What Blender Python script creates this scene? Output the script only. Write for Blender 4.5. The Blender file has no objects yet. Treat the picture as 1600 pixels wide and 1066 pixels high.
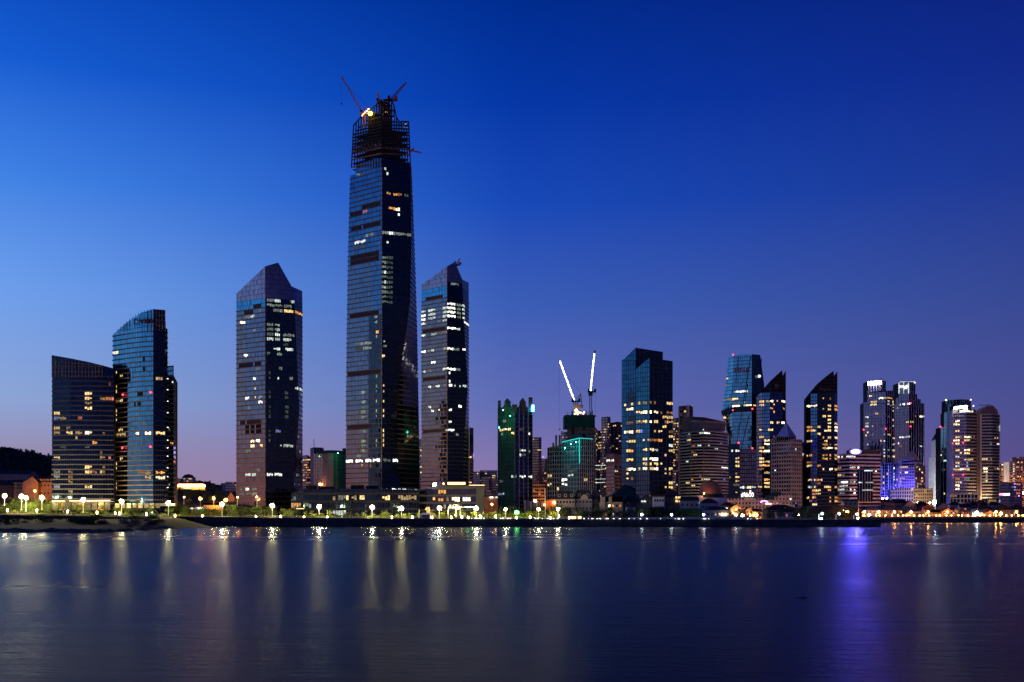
import bpy, math, random, re
from mathutils import Vector, Matrix
random.seed(7)
S = bpy.context.scene
COL = S.collection
# ------------------------------------------------------------------ camera
F, HY, CH = 1600.0, 800.0, 11.0        # focal length in photo pixels, horizon row, eye height over the water
cd = bpy.data.cameras.new('camera'); cam = bpy.data.objects.new('camera', cd); COL.objects.link(cam)
cam.location = (0, 0, CH); cam.rotation_euler = (math.radians(90), 0, 0)
cd.sensor_width = 36; cd.lens = 36; cd.shift_y = (HY - 533) / 1600.0
cd.clip_start = 0.5; cd.clip_end = 30000
S.camera = cam
S.view_settings.view_transform = 'Standard'; S.view_settings.look = 'None'
S.view_settings.exposure = 0; S.view_settings.gamma = 1; S.view_settings.use_curve_mapping = False
S.render.engine = 'CYCLES'
S.cycles.max_bounces = 6; S.cycles.glossy_bounces = 4; S.cycles.diffuse_bounces = 2
S.cycles.sample_clamp_indirect = 4; S.cycles.sample_clamp_direct = 0
S.cycles.caustics_reflective = False; S.cycles.caustics_refractive = False

def lin(c):
    return tuple(((v/255)/12.92 if v/255 <= .04045 else ((v/255+.055)/1.055)**2.4) for v in c) + (1,)
# ------------------------------------------------------------------ dusk sky (direction only: elevation x bearing from the afterglow)
W = bpy.data.worlds.new('World'); S.world = W; W.use_nodes = True
nt = W.node_tree; N = nt.nodes; Lk = nt.links
for n in list(N): N.remove(n)
def nd(t, **k):
    n = N.new(t)
    for a, v in k.items(): setattr(n, a, v)
    return n
def mth(op, a, b=None, clamp=False):
    n = nd('ShaderNodeMath', operation=op, use_clamp=clamp)
    for i, v in enumerate((a, b)):
        if v is None: continue
        if isinstance(v, (int, float)): n.inputs[i].default_value = v
        else: Lk.new(v, n.inputs[i])
    return n.outputs[0]
tc = nd('ShaderNodeTexCoord'); sx = nd('ShaderNodeSeparateXYZ'); Lk.new(tc.outputs['Generated'], sx.inputs[0])
hor = mth('SQRT', mth('ADD', mth('MULTIPLY', sx.outputs[0], sx.outputs[0]), mth('ADD', mth('MULTIPLY', sx.outputs[1], sx.outputs[1]), 1e-5)))
elev = mth('DIVIDE', sx.outputs[2], hor)
tt = mth('DIVIDE', elev, 1.0, True)
azs = math.radians(-75)
cz = mth('DIVIDE', mth('ADD', mth('MULTIPLY', sx.outputs[0], math.sin(azs)), mth('MULTIPLY', sx.outputs[1], math.cos(azs))), hor)
def ramp(stops):
    r = nd('ShaderNodeValToRGB'); el = r.color_ramp.elements
    while len(el) < len(stops): el.new(.5)
    for e, (p, c) in zip(el, stops): e.position = p; e.color = lin(c)
    Lk.new(tt, r.inputs[0]); return r.outputs[0]
RR = ramp([(0,(102,80,124)),(.05,(88,80,140)),(.1,(74,80,146)),(.2,(53,72,148)),(.3,(29,56,148)),(.4,(17,42,138)),(.5,(12,32,120)),(1,(3,16,78))])
RC = ramp([(0,(145,116,158)),(.05,(131,117,173)),(.1,(98,108,178)),(.2,(60,94,182)),(.3,(24,73,184)),(.4,(5,55,166)),(.5,(0,44,143)),(1,(2,18,82))])
RL = ramp([(0,(160,128,152)),(.05,(152,140,174)),(.1,(140,164,213)),(.2,(107,157,235)),(.3,(62,128,228)),(.4,(22,92,210)),(.5,(8,69,185)),(1,(2,24,94))])
RS = ramp([(0,(200,140,140)),(.05,(190,165,185)),(.1,(165,185,230)),(.2,(130,180,250)),(.3,(90,155,245)),(.4,(45,120,232)),(.5,(20,90,210)),(1,(2,26,100))])
def mixc(f, a, b):
    m = nd('ShaderNodeMix', data_type='RGBA'); Lk.new(f, m.inputs['Factor']); Lk.new(a, m.inputs[6]); Lk.new(b, m.inputs[7]); return m.outputs[2]
def mr(v, a, b, c=0.0, d=1.0):
    n = nd('ShaderNodeMapRange'); Lk.new(v, n.inputs[0])
    for i, q in enumerate((a, b, c, d)): n.inputs[i+1].default_value = q
    return n.outputs[0]
col = mixc(mr(cz, -.2, .26), RR, RC); col = mixc(mr(cz, .26, .66), col, RL); col = mixc(mr(cz, .66, 1), col, RS)
bg = nd('ShaderNodeBackground'); Lk.new(col, bg.inputs[0])
Lk.new(mr(cz, -1, -.2, .4, 1), bg.inputs[1])
wo = nd('ShaderNodeOutputWorld'); Lk.new(bg.outputs[0], wo.inputs[0])

# ------------------------------------------------------------------ materials
M = {}
def mat(name, base, rough=.6, metal=0., var=.0, scale=.3, emit=None, es=0., spec=.5, evar=0., sampling=None):
    m = bpy.data.materials.new(name); m.use_nodes = True; t = m.node_tree
    b = t.nodes['Principled BSDF']
    b.inputs['Base Color'].default_value = (*base, 1); b.inputs['Roughness'].default_value = rough
    b.inputs['Metallic'].default_value = metal; b.inputs['Specular IOR Level'].default_value = spec
    g = None
    if var or evar:
        g = t.nodes.new('ShaderNodeNewGeometry'); nz = t.nodes.new('ShaderNodeTexNoise'); nz.inputs['Scale'].default_value = scale
        nz.inputs['Detail'].default_value = 3; t.links.new(g.outputs['Position'], nz.inputs['Vector'])
        r = t.nodes.new('ShaderNodeMapRange'); r.inputs[1].default_value = .3; r.inputs[2].default_value = .7
        v = var or evar
        r.inputs[3].default_value = 1-v; r.inputs[4].default_value = 1+v; t.links.new(nz.outputs[0], r.inputs[0])
    if var:
        h = t.nodes.new('ShaderNodeHueSaturation'); h.inputs['Color'].default_value = (*base, 1)
        t.links.new(r.outputs[0], h.inputs['Value']); t.links.new(h.outputs[0], b.inputs['Base Color'])
    if emit:
        b.inputs['Emission Color'].default_value = (*emit, 1); b.inputs['Emission Strength'].default_value = es
        if evar:
            k = t.nodes.new('ShaderNodeMath'); k.operation = 'MULTIPLY'; k.inputs[1].default_value = es
            t.links.new(r.outputs[0], k.inputs[0]); t.links.new(k.outputs[0], b.inputs['Emission Strength'])
        if sampling: m.cycles.emission_sampling = sampling
    M[name] = m; return m
def glass(name, tint, rough=.05):
    for i, (k, dr) in enumerate(((1, 0), (.86, .03), (1.12, .01), (.7, .06))):
        mat(name + '%d' % i, tuple(min(1, c*k) for c in tint), rough+dr, 1.0)
    M[name] = [M[name+'%d' % i] for i in range(4)]
glass('g_slate', (.20, .23, .28)); glass('g_azure', (.10, .36, .50)); glass('g_rosereflect', (.26, .225, .225)); glass('g_deep', (.025, .05, .09)); glass('g_navy', (.07, .10, .15)); glass('g_ink', (.05, .085, .11))  # rose glass carries the warm low-sky reflection in its tint
glass('g_blue', (.12, .24, .34)); glass('g_teal', (.035, .17, .25)); glass('g_cyan', (.15, .36, .43)); glass('g_brown', (.20, .175, .175))
glass('g_green', (.02, .13, .09)); glass('g_violet', (.16, .15, .24)); glass('g_crown', (.46, .38, .44), .3); glass('g_royal', (.05, .09, .24)); glass('g_shell', (.17, .16, .18))
def wal(name, c, r=.75, var=.2, sc=.15): mat(name, c, r, 0, var, sc, spec=.15)
wal('core', (.02, .02, .025)); wal('copper', (.31, .18, .14)); wal('bronze', (.30, .20, .16)); wal('pale', (.5, .47, .46)); wal('beige', (.60, .48, .38))
wal('pink', (.56, .34, .28)); wal('brick', (.30, .13, .08)); wal('concrete', (.3, .29, .27)); wal('gray', (.36, .35, .36)); wal('darkgray', (.08, .08, .09))
wal('steel', (.05, .04, .04)); wal('smoke', (.022, .024, .028)); wal('taupe', (.22, .16, .14)); wal('dimband', (.085, .08, .08)); wal('greenpane', (.03, .20, .14), .35); wal('tealpane', (.03, .17, .19), .35); wal('rust', (.42, .22, .14)); wal('net', (.02, .10, .08)); wal('white', (.75, .74, .74)); wal('cream', (.62, .5, .33)); wal('yellow', (.6, .5, .24))
wal('orange', (.52, .33, .21)); wal('rooftile', (.10, .045, .04)); wal('slate', (.035, .035, .05)); wal('tealroof', (.02, .06, .065)); wal('lilac', (.55, .5, .7))
wal('greenhoard', (.01, .11, .07)); wal('dome', (.50, .20, .11)); wal('bluewall', (.2, .24, .45)); wal('stone', (.10, .09, .085), .9, .35, .6); wal('sand', (.24, .16, .10), .95, .3, .12)
wal('grass', (.05, .10, .025), .95, .4, .25); wal('soil', (.05, .045, .04), .95, .3, .05); wal('hillside', (.03, .035, .03), 1, .4, .02); wal('asphalt', (.05, .05, .055), .85, .25, .4)
wal('paving', (.30, .28, .25), .9, .2, .5); wal('bark', (.08, .055, .04), .95); wal('seawall', (.07, .07, .07), .9, .35, .35)
wal('leaf', (.09, .125, .03), .8, .45, .5); wal('darkleaf', (.035, .055, .025), .8, .4, .5); wal('pineleaf', (.06, .07, .06), .9, .4, .2); wal('limeleaf', (.125, .16, .03), .8, .4, .5)
mat('polemetal', (.35, .34, .32), .5, .6); mat('darkmetal', (.05, .05, .05), .5, .7); mat('cranepaint', (.5, .16, .07), .5); mat('cranedark', (.06, .055, .05), .6)
mat('tyre', (.02, .02, .02), .8); mat('darkglass', (.03, .035, .045), .08, 0.); mat('sign_red', (.55, .03, .06), .4); mat('sign_gray', (.16, .16, .18), .4); mat('sign_brown', (.20, .09, .06), .4)
mat('louver', (.07, .045, .045), .7); mat('opening', (.012, .01, .01), .9); mat('browndeck', (.14, .085, .05), .8)
for i, c in enumerate(((.5, .5, .52), (.05, .06, .08), (.35, .04, .03), (.6, .6, .6), (.08, .12, .25))): mat('carpaint%d' % i, c, .3, .2)
for k, c, e in (('W', (.85, 1, .88), .85), ('w', (.75, .9, .8), .22), ('X', (1, .98, .92), 2.3), ('Y', (1, .66, .26), 1.25), ('y', (1, .66, .28), .30), ('Z', (1, .82, .5), 2.6),
                ('O', (1, .42, .10), 1.0), ('o', (1, .42, .14), .26), ('R', (1, .28, .16), .55), ('r', (1, .25, .16), .12), ('B', (.12, .22, 1), 1.8), ('b', (.4, .45, .9), .35), ('G', (.7, 1, .6), .28), ('g', (.5, .7, .6), .09), ('V', (.5, .4, 1), 1.0)):
    mat('lit_'+k, (.02, .02, .02), .4, 0, 0, .8, c, e, .5, .75, 'NONE'); t_ = M['lit_'+k].node_tree; oi = t_.nodes.new('ShaderNodeObjectInfo'); m1 = t_.nodes.new('ShaderNodeMath'); m1.operation = 'MULTIPLY_ADD'; m1.inputs[1].default_value = .9; m1.inputs[2].default_value = .45; t_.links.new(oi.outputs['Random'], m1.inputs[0])
    b_ = t_.nodes['Principled BSDF']; old = b_.inputs['Emission Strength'].links[0].from_socket; m2 = t_.nodes.new('ShaderNodeMath'); m2.operation = 'MULTIPLY'; t_.links.new(old, m2.inputs[0]); t_.links.new(m1.outputs[0], m2.inputs[1]); t_.links.new(m2.outputs[0], b_.inputs['Emission Strength'])
M['lit_N'] = M['louver']; M['lit_D'] = M['opening']; M['lit_T'] = M['browndeck']
def lamp(name, c, e): mat('em_'+name, (.1, .1, .1), .5, 0, 0, 1, c, e, sampling='FRONT_BACK')
lamp('street', (1, .80, .34), 1900); lamp('shadewarm', (1, .80, .36), 1.5); lamp('shadesodium', (1, .36, .05), 1.3); lamp('shadewhite', (.8, .9, 1), 1.2); lamp('white', (.85, .95, 1), 150); lamp('sodium', (1, .33, .05), 1900); lamp('sodfac', (1, .36, .08), 130); lamp('bollard', (1, .58, .22), 60); lamp('violet', (.10, .07, 1), 2000); lamp('violetrim', (.32, .26, 1), 1.5); lamp('floodhi', (1, .68, .42), 1300); lamp('greenhi', (.02, 1, .5), 320); lamp('tealhi', (.02, .85, .8), 420); lamp('violetcore', (.8, .75, 1), 15); lamp('flood', (1, .62, .34), 150); lamp('floodwhite', (1, .85, .7), 120)  # facade flood emitters serve added lamps; halo emitters imitate lamp glow
lamp('signwhite', (1, .95, .95), 9); lamp('work', (1, .74, .05), 14); lamp('green', (.05, 1, .18), 28); lamp('cyan', (.12, .85, 1), 9); lamp('teal', (.02, .75, .6), 1.2)
lamp('led', (1, .93, .82), 9); lamp('ledblue', (.85, .93, 1), 9); lamp('red', (1, .03, .06), 9); lamp('tail', (1, .05, .02), 7); lamp('head', (1, .9, .7), 14); lamp('warmstrip', (1, .62, .30), 4)
lamp('hotstrip', (1, .5, .16), 5); lamp('blueflood', (.17, .12, 1), 300); lamp('pinksign', (1, .25, .4), 3); lamp('purple', (.5, .2, 1), 5); lamp('spark', (.9, .95, 1), 6); lamp('room', (1, .72, .34), 2.4)
lamp('sodiumbig', (1, .32, .045), 3200); lamp('sodiumhi', (1, .36, .05), 6500); lamp('hiwhite', (1, .96, .95), 420); lamp('orangebulb', (1, .38, .07), 90)  # the strong white one serves added, unseen tower floods

def halo_mat(name):      # half see-through glowing shell, added round lamp cores as their halo
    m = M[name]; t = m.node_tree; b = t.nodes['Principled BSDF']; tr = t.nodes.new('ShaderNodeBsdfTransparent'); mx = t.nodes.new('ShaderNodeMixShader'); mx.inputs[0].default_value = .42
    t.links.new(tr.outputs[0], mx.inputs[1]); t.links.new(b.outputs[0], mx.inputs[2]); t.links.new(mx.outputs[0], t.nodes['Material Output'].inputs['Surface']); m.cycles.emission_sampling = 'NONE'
for k in ('em_shadewarm', 'em_shadesodium', 'em_shadewhite'): halo_mat(k)
# ------------------------------------------------------------------ helpers
def X(px, Y): return (px-800)/F*Y
def Z(py, Y): return CH+(HY-py)/F*Y
def P(px, py, Y): return Vector((X(px, Y), Y, Z(py, Y)))
def link(name, me, parent=None, m=None):
    o = bpy.data.objects.new(name, me); COL.objects.link(o)
    if m is not None: me.materials.append(m)
    if parent is not None: o.parent = parent; o.matrix_parent_inverse = Matrix.Translation(-parent.location) if parent.location.length else Matrix()
    return o
def tag(o, label=None, cat=None, group=None, kind=None):
    if label: o['label'] = label
    if cat: o['category'] = cat
    if group: o['group'] = group
    if kind: o['kind'] = kind
    return o
def thing(name, label, cat, loc=(0, 0, 0), group=None):
    o = bpy.data.objects.new(name, None); COL.objects.link(o); o.location = loc; o.empty_display_size = .1
    return tag(o, label, cat, group)
class MB:
    def __init__(s): s.v = []; s.f = []; s.i = []
    def poly(s, pts, k=0):
        b = len(s.v); s.v += [tuple(p) for p in pts]; s.f.append(tuple(range(b, b+len(pts)))); s.i.append(k)
    def box(s, x0, x1, y0, y1, z0, z1, k=0):
        b = len(s.v); s.v += [(x, y, z) for z in (z0, z1) for (x, y) in ((x0, y0), (x1, y0), (x1, y1), (x0, y1))]
        for f in ((0, 3, 2, 1), (4, 5, 6, 7), (0, 1, 5, 4), (1, 2, 6, 5), (2, 3, 7, 6), (3, 0, 4, 7)): s.f.append(tuple(b+q for q in f)); s.i.append(k)
    def bar(s, p, q, w, k=0, w2=None):
        p = Vector(p); q = Vector(q); d = (q-p).normalized(); a = d.orthogonal().normalized()
        if abs(d.z) < .99: a = d.cross(Vector((0, 0, 1))).normalized()
        c = d.cross(a); b = len(s.v); w2 = w if w2 is None else w2
        for (o, r) in ((p, w), (q, w2)):
            for (i, j) in ((-1, -1), (1, -1), (1, 1), (-1, 1)): s.v.append(tuple(o+a*(i*r/2)+c*(j*r/2)))
        for f in ((0, 3, 2, 1), (4, 5, 6, 7), (0, 1, 5, 4), (1, 2, 6, 5), (2, 3, 7, 6), (3, 0, 4, 7)): s.f.append(tuple(b+q for q in f)); s.i.append(k)
    def lathe(s, prof, n=10, c=(0, 0, 0), k=0):
        b = len(s.v)
        for (r, z) in prof:
            for i in range(n):
                a = 2*math.pi*i/n; s.v.append((c[0]+r*math.cos(a), c[1]+r*math.sin(a), c[2]+z))
        for j in range(len(prof)-1):
            for i in range(n): s.f.append((b+j*n+i, b+j*n+(i+1) % n, b+(j+1)*n+(i+1) % n, b+(j+1)*n+i)); s.i.append(k)
    def mesh(s, name, mats):
        me = bpy.data.meshes.new(name); me.from_pydata(s.v, [], s.f)
        for m in (mats if isinstance(mats, (list, tuple)) else [mats]): me.materials.append(m)
        if any(s.i): me.polygons.foreach_set('material_index', s.i)
        me.update(); return me
    def build(s, name, mats, parent=None, stuff=False, smooth=False):
        me = s.mesh(name, mats)
        if smooth: me.shade_smooth()
        o = link(name, me, parent)
        if stuff: o['kind'] = 'stuff'
        return o
def copytree(o, loc, rz=0, sc=1, label=None, group=None):
    c = o.copy(); COL.objects.link(c); c.location = loc; c.rotation_euler = (0, 0, rz); c.scale = (sc, sc, sc)
    if label: c['label'] = label
    if group: c['group'] = group
    for ch in o.children:
        d = ch.copy(); COL.objects.link(d); d.parent = c
        for g in ch.children:
            e = g.copy(); COL.objects.link(e); e.parent = d
    return c
UNIT = {}
def member(name, p, q, w, m, parent):          # a straight member: shares one unit box per material
    if m.name not in UNIT:
        b = MB(); b.box(-.5, .5, -.5, .5, 0, 1); UNIT[m.name] = b.mesh('member', m)
    p = Vector(p); q = Vector(q); d = q-p
    o = bpy.data.objects.new(name, UNIT[m.name]); COL.objects.link(o); o.parent = parent
    rot = d.to_track_quat('Z', 'Y').to_matrix().to_4x4()
    mw = Matrix.Translation(p) @ rot @ Matrix.Diagonal((w, w, d.length, 1))
    o.matrix_local = Matrix.Translation(-parent.location) @ mw
    return o
def lattice(mb, p, q, w, n, t=.3, w2=None):
    p = Vector(p); q = Vector(q); d = (q-p).normalized(); a = d.cross(Vector((0, 1, 0)))
    a = a.normalized() if a.length > .1 else Vector((1, 0, 0)); c = d.cross(a); w2 = w if w2 is None else w2
    def pt(s, i):
        ww = w+(w2-w)*s; o = ((-1, -1), (1, -1), (1, 1), (-1, 1))[i % 4]
        return p+(q-p)*s+a*(o[0]*ww/2)+c*(o[1]*ww/2)
    for i in range(4):
        mb.bar(pt(0, i), pt(1, i), t)
        for k in range(n):
            mb.bar(pt(k/n, i), pt((k+1)/n, i+1), t*.7) if k % 2 else mb.bar(pt(k/n, i+1), pt((k+1)/n, i), t*.7)
GX = [(-6000, 12), (-380, 10), (-237, 7.4), (-100, 6.2), (0, 5.8), (200, 5.5), (6000, 5.5)]
def gz(x):
    for (a, za), (b, zb) in zip(GX, GX[1:]):
        if a <= x <= b: return za+(zb-za)*(x-a)/(b-a)
    return 5.5

# ------------------------------------------------------------------ facade system
class Edge:
    def __init__(s, spec, Y):
        pl = spec if isinstance(spec, list) else [(spec, 0)]
        s.Y = Y; s.k = sorted((Z(py, Y), X(px, Y)) for px, py in pl)
    def at(s, z):
        k = s.k
        if z <= k[0][0] or len(k) == 1: return Vector((k[0][1], s.Y, 0))
        for (za, xa), (zb, xb) in zip(k, k[1:]):
            if z <= zb: return Vector((xa+(xb-xa)*(z-za)/(zb-za), s.Y, 0))
        return Vector((k[-1][1], s.Y, 0))
LIT_RE = re.compile(r'([\d.]+)-([\d.]+)@([\d.,]+)([A-Za-z])')
def volume(root, E, top, fh=4.0, base=None, cw=2.0, gl='g_slate', band=(.9, .35, 'copper'), bandtop=None, prof=None, zones=(), lit='', rnd=(),
           core='core', fins=None, gap=.10, post=None, back=None, backz=None, bandfac=None, roof='darkgray', bandz=None, jit=.005):
    E = [Edge(*e) for e in E]; nf = len(E)-1
    ztop = [Z(t, e.Y) for t, e in zip(top, E)]
    zb = base if base is not None else gz(E[0].at(0).x)-.5
    gl = gl if isinstance(gl, list) else [gl]*nf
    profs = {}
    for i in range(nf):
        pr = [(0, ztop[i])]
        if prof and i in prof:
            for u, py in prof[i]: pr.append((u, Z(py, E[i].Y+(E[i+1].Y-E[i].Y)*u)))
        pr.append((1, ztop[i+1])); profs[i] = pr
    def zt(i, u):
        pr = profs[i]
        for (ua, za), (ub, zb_) in zip(pr, pr[1:]):
            if u <= ub: return za+(zb_-za)*((u-ua)/(ub-ua) if ub > ua else 1)
        return pr[-1][1]
    def PT(i, u, z, off=0):
        a = E[i].at(z); b = E[i+1].at(z); p = a+(b-a)*u
        if off: d = b-a; p = p+Vector((d.y, -d.x, 0)).normalized()*off
        p.z = z; return p
    zmax = max(max(z for _, z in profs[i]) for i in range(nf))
    nfl = int((zmax-zb)/fh)+1
    ncol = []
    for i in range(nf):
        zm = (zb+zmax)/2; L = (E[i+1].at(zm)-E[i].at(zm)).length
        ncol.append(max(1, round(L/(cw if not isinstance(cw, list) else cw[i]))))
    # ---- which cells carry lit windows or louvers
    taken = {}
    def where(px, py, i):
        Y = (E[i].Y+E[i+1].Y)/2
        u = .5
        for _ in range(5):
            z = Z(py, Y); a = E[i].at(z); b = E[i+1].at(z)
            pa = 800+a.x/a.y*F; pb = 800+b.x/b.y*F
            if abs(pb-pa) < 1e-6: return None
            u = (px-pa)/(pb-pa); uu = min(1, max(0, u)); Y = a.y+(b.y-a.y)*uu
        return u, z
    for x0, x1, ys, c in LIT_RE.findall(lit):
        for py in ys.split(','):
            py = float(py); x0f, x1f = float(x0), float(x1)
            for i in range(nf):
                r = where((x0f+x1f)/2, py, i); ra = where(x0f, py, i); rb = where(x1f, py, i)
                if not (r and ra and rb): continue
                u0, u1 = max(0, ra[0]), min(1, rb[0])
                if u1-u0 <= 0 or (u1-u0)/max(1e-6, rb[0]-ra[0]) < .25: continue
                um = min(.99, max(0, (u0+u1)/2)); j = int((where(max(x0f, min(x1f, (x0f+x1f)/2)), py, i)[1]-zb)/fh)
                n = ncol[i]; c0 = min(n-1, int(round(u0*n))); c1 = max(c0+1, min(n, int(round(u1*n))))
                for k in range(c0, c1): taken[(i, j, k)] = c
    for facs, pya, pyb, prob, cols in rnd:
        for i in facs:
            for j in range(nfl):
                z = zb+(j+.5)*fh
                if not (Z(pyb, E[i].Y) < z < Z(pya, E[i].Y)): continue
                k = 0
                while k < ncol[i]:
                    if random.random() < prob:
                        c = random.choice(cols)
                        for q in range(random.choice((1, 1, 2))):
                            if k+q < ncol[i]: taken.setdefault((i, j, k+q), c)
                    k += 1
    # ---- core
    mb = MB(); ring_b = []; ring_t = []
    for i in range(nf):
        us = sorted({u for u, _ in profs[i]} | {0, .5, 1}); nz = 8 if (len(E[i].k) > 1 or len(E[i+1].k) > 1) else 1
        for ua, ub in zip(us, us[1:]):
            for k in range(nz):
                qa, qb = zb+(zt(i, ua)-zb)*k/nz, zb+(zt(i, ub)-zb)*k/nz; ra, rb = zb+(zt(i, ua)-zb)*(k+1)/nz, zb+(zt(i, ub)-zb)*(k+1)/nz
                mb.poly([PT(i, ua, qa, -.3), PT(i, ub, qb, -.3), PT(i, ub, rb, -.3), PT(i, ua, ra, -.3)])
            ring_t.append(PT(i, ua, zt(i, ua), -.3))
    ring_t.append(PT(nf-1, 1, ztop[-1], -.3))
    a = E[0].at(zmax); b = E[-1].at(zmax); mid = E[nf//2].at(zmax) if nf > 1 else (a+b)/2-Vector((0, 8, 0))
    dep = back if back is not None else max(18, (a-b).length*.6)
    dirv = Vector((0, 1, 0)); A2 = a+dirv*dep+(b-a)*.12; B2 = b+dirv*dep-(b-a)*.12
    bl = [Vector((A2.x, A2.y, zb)), Vector((B2.x, B2.y, zb))]
    tl = [Vector((A2.x, A2.y, ztop[0])), Vector((B2.x, B2.y, ztop[-1]))]
    if backz:
        for q_ in tl: q_.z = Z(backz, q_.y)
    def wallq(p, q, zp, zq): mb.poly([Vector((p.x, p.y, zb)), Vector((q.x, q.y, zb)), Vector((q.x, q.y, zq)), Vector((p.x, p.y, zp))])
    wallq(ring_t[-1], tl[1], ring_t[-1].z, tl[1].z); wallq(tl[1], tl[0], tl[1].z, tl[0].z); wallq(tl[0], ring_t[0], tl[0].z, ring_t[0].z)
    mb.build('building_core', M[core], root)
    rm = MB(); cen = (tl[0]+tl[1])/2; cen.z = min(tl[0].z, tl[1].z)
    full = ring_t+[tl[1], tl[0]]
    for p, q in zip(full, full[1:]+full[:1]): rm.poly([p, q, cen])
    rm.build('roof', M[roof], root)
    # ---- panes
    mats = []; mi = {}
    def slot(m):
        if m.name not in mi: mi[m.name] = len(mats); mats.append(m)
        return mi[m.name]
    pm = MB(); lits = {}
    for i in range(nf):
        n = ncol[i]
        for j in range(nfl):
            z0 = zb+j*fh; z1 = z0+fh; zc = (z0+z1)/2; g = gl[i]; rowtint = random.random()
            for k in range(n):
                ua, ub = k/n, (k+1)/n; gu = gap/ (fh)*.5*(1/n)*2
                ta, tb = zt(i, ua), zt(i, ub)
                if z0 >= ta-.05 and z0 >= tb-.05: continue
                c = taken.get((i, j, k)); um = (ua+ub)/2
                gk = g
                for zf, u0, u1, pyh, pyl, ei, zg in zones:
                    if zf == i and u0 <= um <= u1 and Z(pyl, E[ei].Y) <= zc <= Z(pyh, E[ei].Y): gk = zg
                w = 1/n*gap
                q = [(ua+w, min(z0+.04*fh, ta)), (ub-w, min(z0+.04*fh, tb)), (ub-w, min(z1-.02*fh, tb)), (ua+w, min(z1-.02*fh, ta))]
                if c and c not in 'NDT':
                    zl, zh = min(z0+(.30+random.choice((0, 0, .06, .2)))*fh, min(ta, tb)), min(z1-(.10+random.choice((0, 0, 0, .14)))*fh, min(ta, tb))
                    lits.setdefault((i, j, c), []).append((k, [PT(i, u, z, .06) for u, z in ((ua+w, zl), (ub-w, zl), (ub-w, zh), (ua+w, zh))]))
                elif c:
                    lits.setdefault((i, j, c), []).append((k, [PT(i, u, z, .02) for u, z in q])); continue
                s1, s2 = random.gauss(0, jit), random.gauss(0, jit); wd = 2.
                offs = [(-s1*wd-s2*fh)/2, (s1*wd-s2*fh)/2, (s1*wd+s2*fh)/2, (-s1*wd+s2*fh)/2]
                r = random.random(); gm = M[gk]
                m = gm[0 if r < .55 else 1 if r < .8 else 2 if r < .93 else 3] if isinstance(gm, list) else gm
                pm.poly([PT(i, u, z, o) for (u, z), o in zip(q, offs)], slot(m))
    if pm.f: pm.build('window_pane', mats, root, stuff=True)
    for (i, j, c), cells in lits.items():
        run = []
        def flush(run):
            if not run: return
            b = MB()
            for _, q in run: b.poly(q)
            b.build('louver' if c in 'NDT' else 'lit_window', M['lit_'+c], root)
        for k, q in cells:
            if run and (k != run[-1][0]+1 or (len(run) >= 4 and c in 'YyOoWw' and random.random() < .3)): flush(run); run = []
            run.append((k, q))
        flush(run)
    # ---- spandrel bands, one part per storey
    if band:
        bh, pr_, bmn = band; bmn = bmn if isinstance(bmn, list) else [bmn]*nf; bms = sorted(set(bmn)); bmax = Z(bandtop, E[nf//2].Y) if bandtop else 1e9; bmin = bandz if bandz else -1e9
        for j in range(1, nfl+1):
            z = zb+j*fh
            if z > bmax or z < bmin: continue
            b = MB()
            for i in range(nf):
                if bandfac and i not in bandfac: continue
                us = [u/12 for u in range(13)]; ok = [u for u in us if zt(i, u) >= z+bh*.5]
                if len(ok) < 2: continue
                lo, hi = ok[0], ok[-1]
                pf = [PT(i, lo, z, pr_), PT(i, hi, z, pr_), PT(i, hi, z+bh, pr_), PT(i, lo, z+bh, pr_)]
                pb = [PT(i, lo, z, -.2), PT(i, hi, z, -.2), PT(i, hi, z+bh, -.2), PT(i, lo, z+bh, -.2)]
                ki = bms.index(bmn[i]); b.poly(pf, ki); b.poly([pb[0], pb[1], pf[1], pf[0]], ki); b.poly([pf[3], pf[2], pb[2], pb[3]], ki); b.poly([pb[0], pf[0], pf[3], pb[3]], ki); b.poly([pf[1], pb[1], pb[2], pf[2]], ki)
            if b.f: b.build('floor_band', [M[x] for x in bms], root)
    # ---- vertical fins
    if fins:
        for (i, step, w, pr_, fm) in fins:
            n = ncol[i]
            for k in range(0, n+1, step):
                u = k/n; t_ = zt(i, u); a_, b_ = E[i].at(zb), E[i+1].at(zb); L = (b_-a_).length; du = w/L/2
                u0, u1 = max(0, u-du), min(1, u+du); b = MB()
                pf = [PT(i, u0, zb, pr_), PT(i, u1, zb, pr_), PT(i, u1, t_, pr_), PT(i, u0, t_, pr_)]; pb = [PT(i, u0, zb, -.2), PT(i, u1, zb, -.2), PT(i, u1, t_, -.2), PT(i, u0, t_, -.2)]
                b.poly(pf); b.poly([pb[0], pf[0], pf[3], pb[3]]); b.poly([pf[1], pb[1], pb[2], pf[2]]); b.poly([pf[3], pf[2], pb[2], pb[3]])
                b.build('mullion', M[fm], root)
    if post:
        for ei, w, pm_ in post:
            i = min(ei, nf-1); u = 0 if ei < nf else 1; t_ = zt(i, u); nz = 10; b = MB()
            for k in range(nz):
                za, zc = zb+(t_-zb)*k/nz, zb+(t_-zb)*(k+1)/nz; b.bar(PT(i, u, za, .1), PT(i, u, zc, .1), w)
            b.build('corner_post', M[pm_], root)
    return dict(E=E, PT=PT, zt=zt, zb=zb, where=where)
def tower(name, label, cat, E, top, group=None, **k):
    Y = E[0][1]; px = E[0][0] if not isinstance(E[0][0], list) else E[0][0][-1][0]
    xs = (X(px, Y) + X(E[-1][0] if not isinstance(E[-1][0], list) else E[-1][0][-1][0], E[-1][1]))/2
    root = thing(name, label, cat, (xs, Y, k.get('base') if k.get('base') is not None else gz(xs)-.5), group)
    v = volume(root, E, top, **k); return root, v
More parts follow.
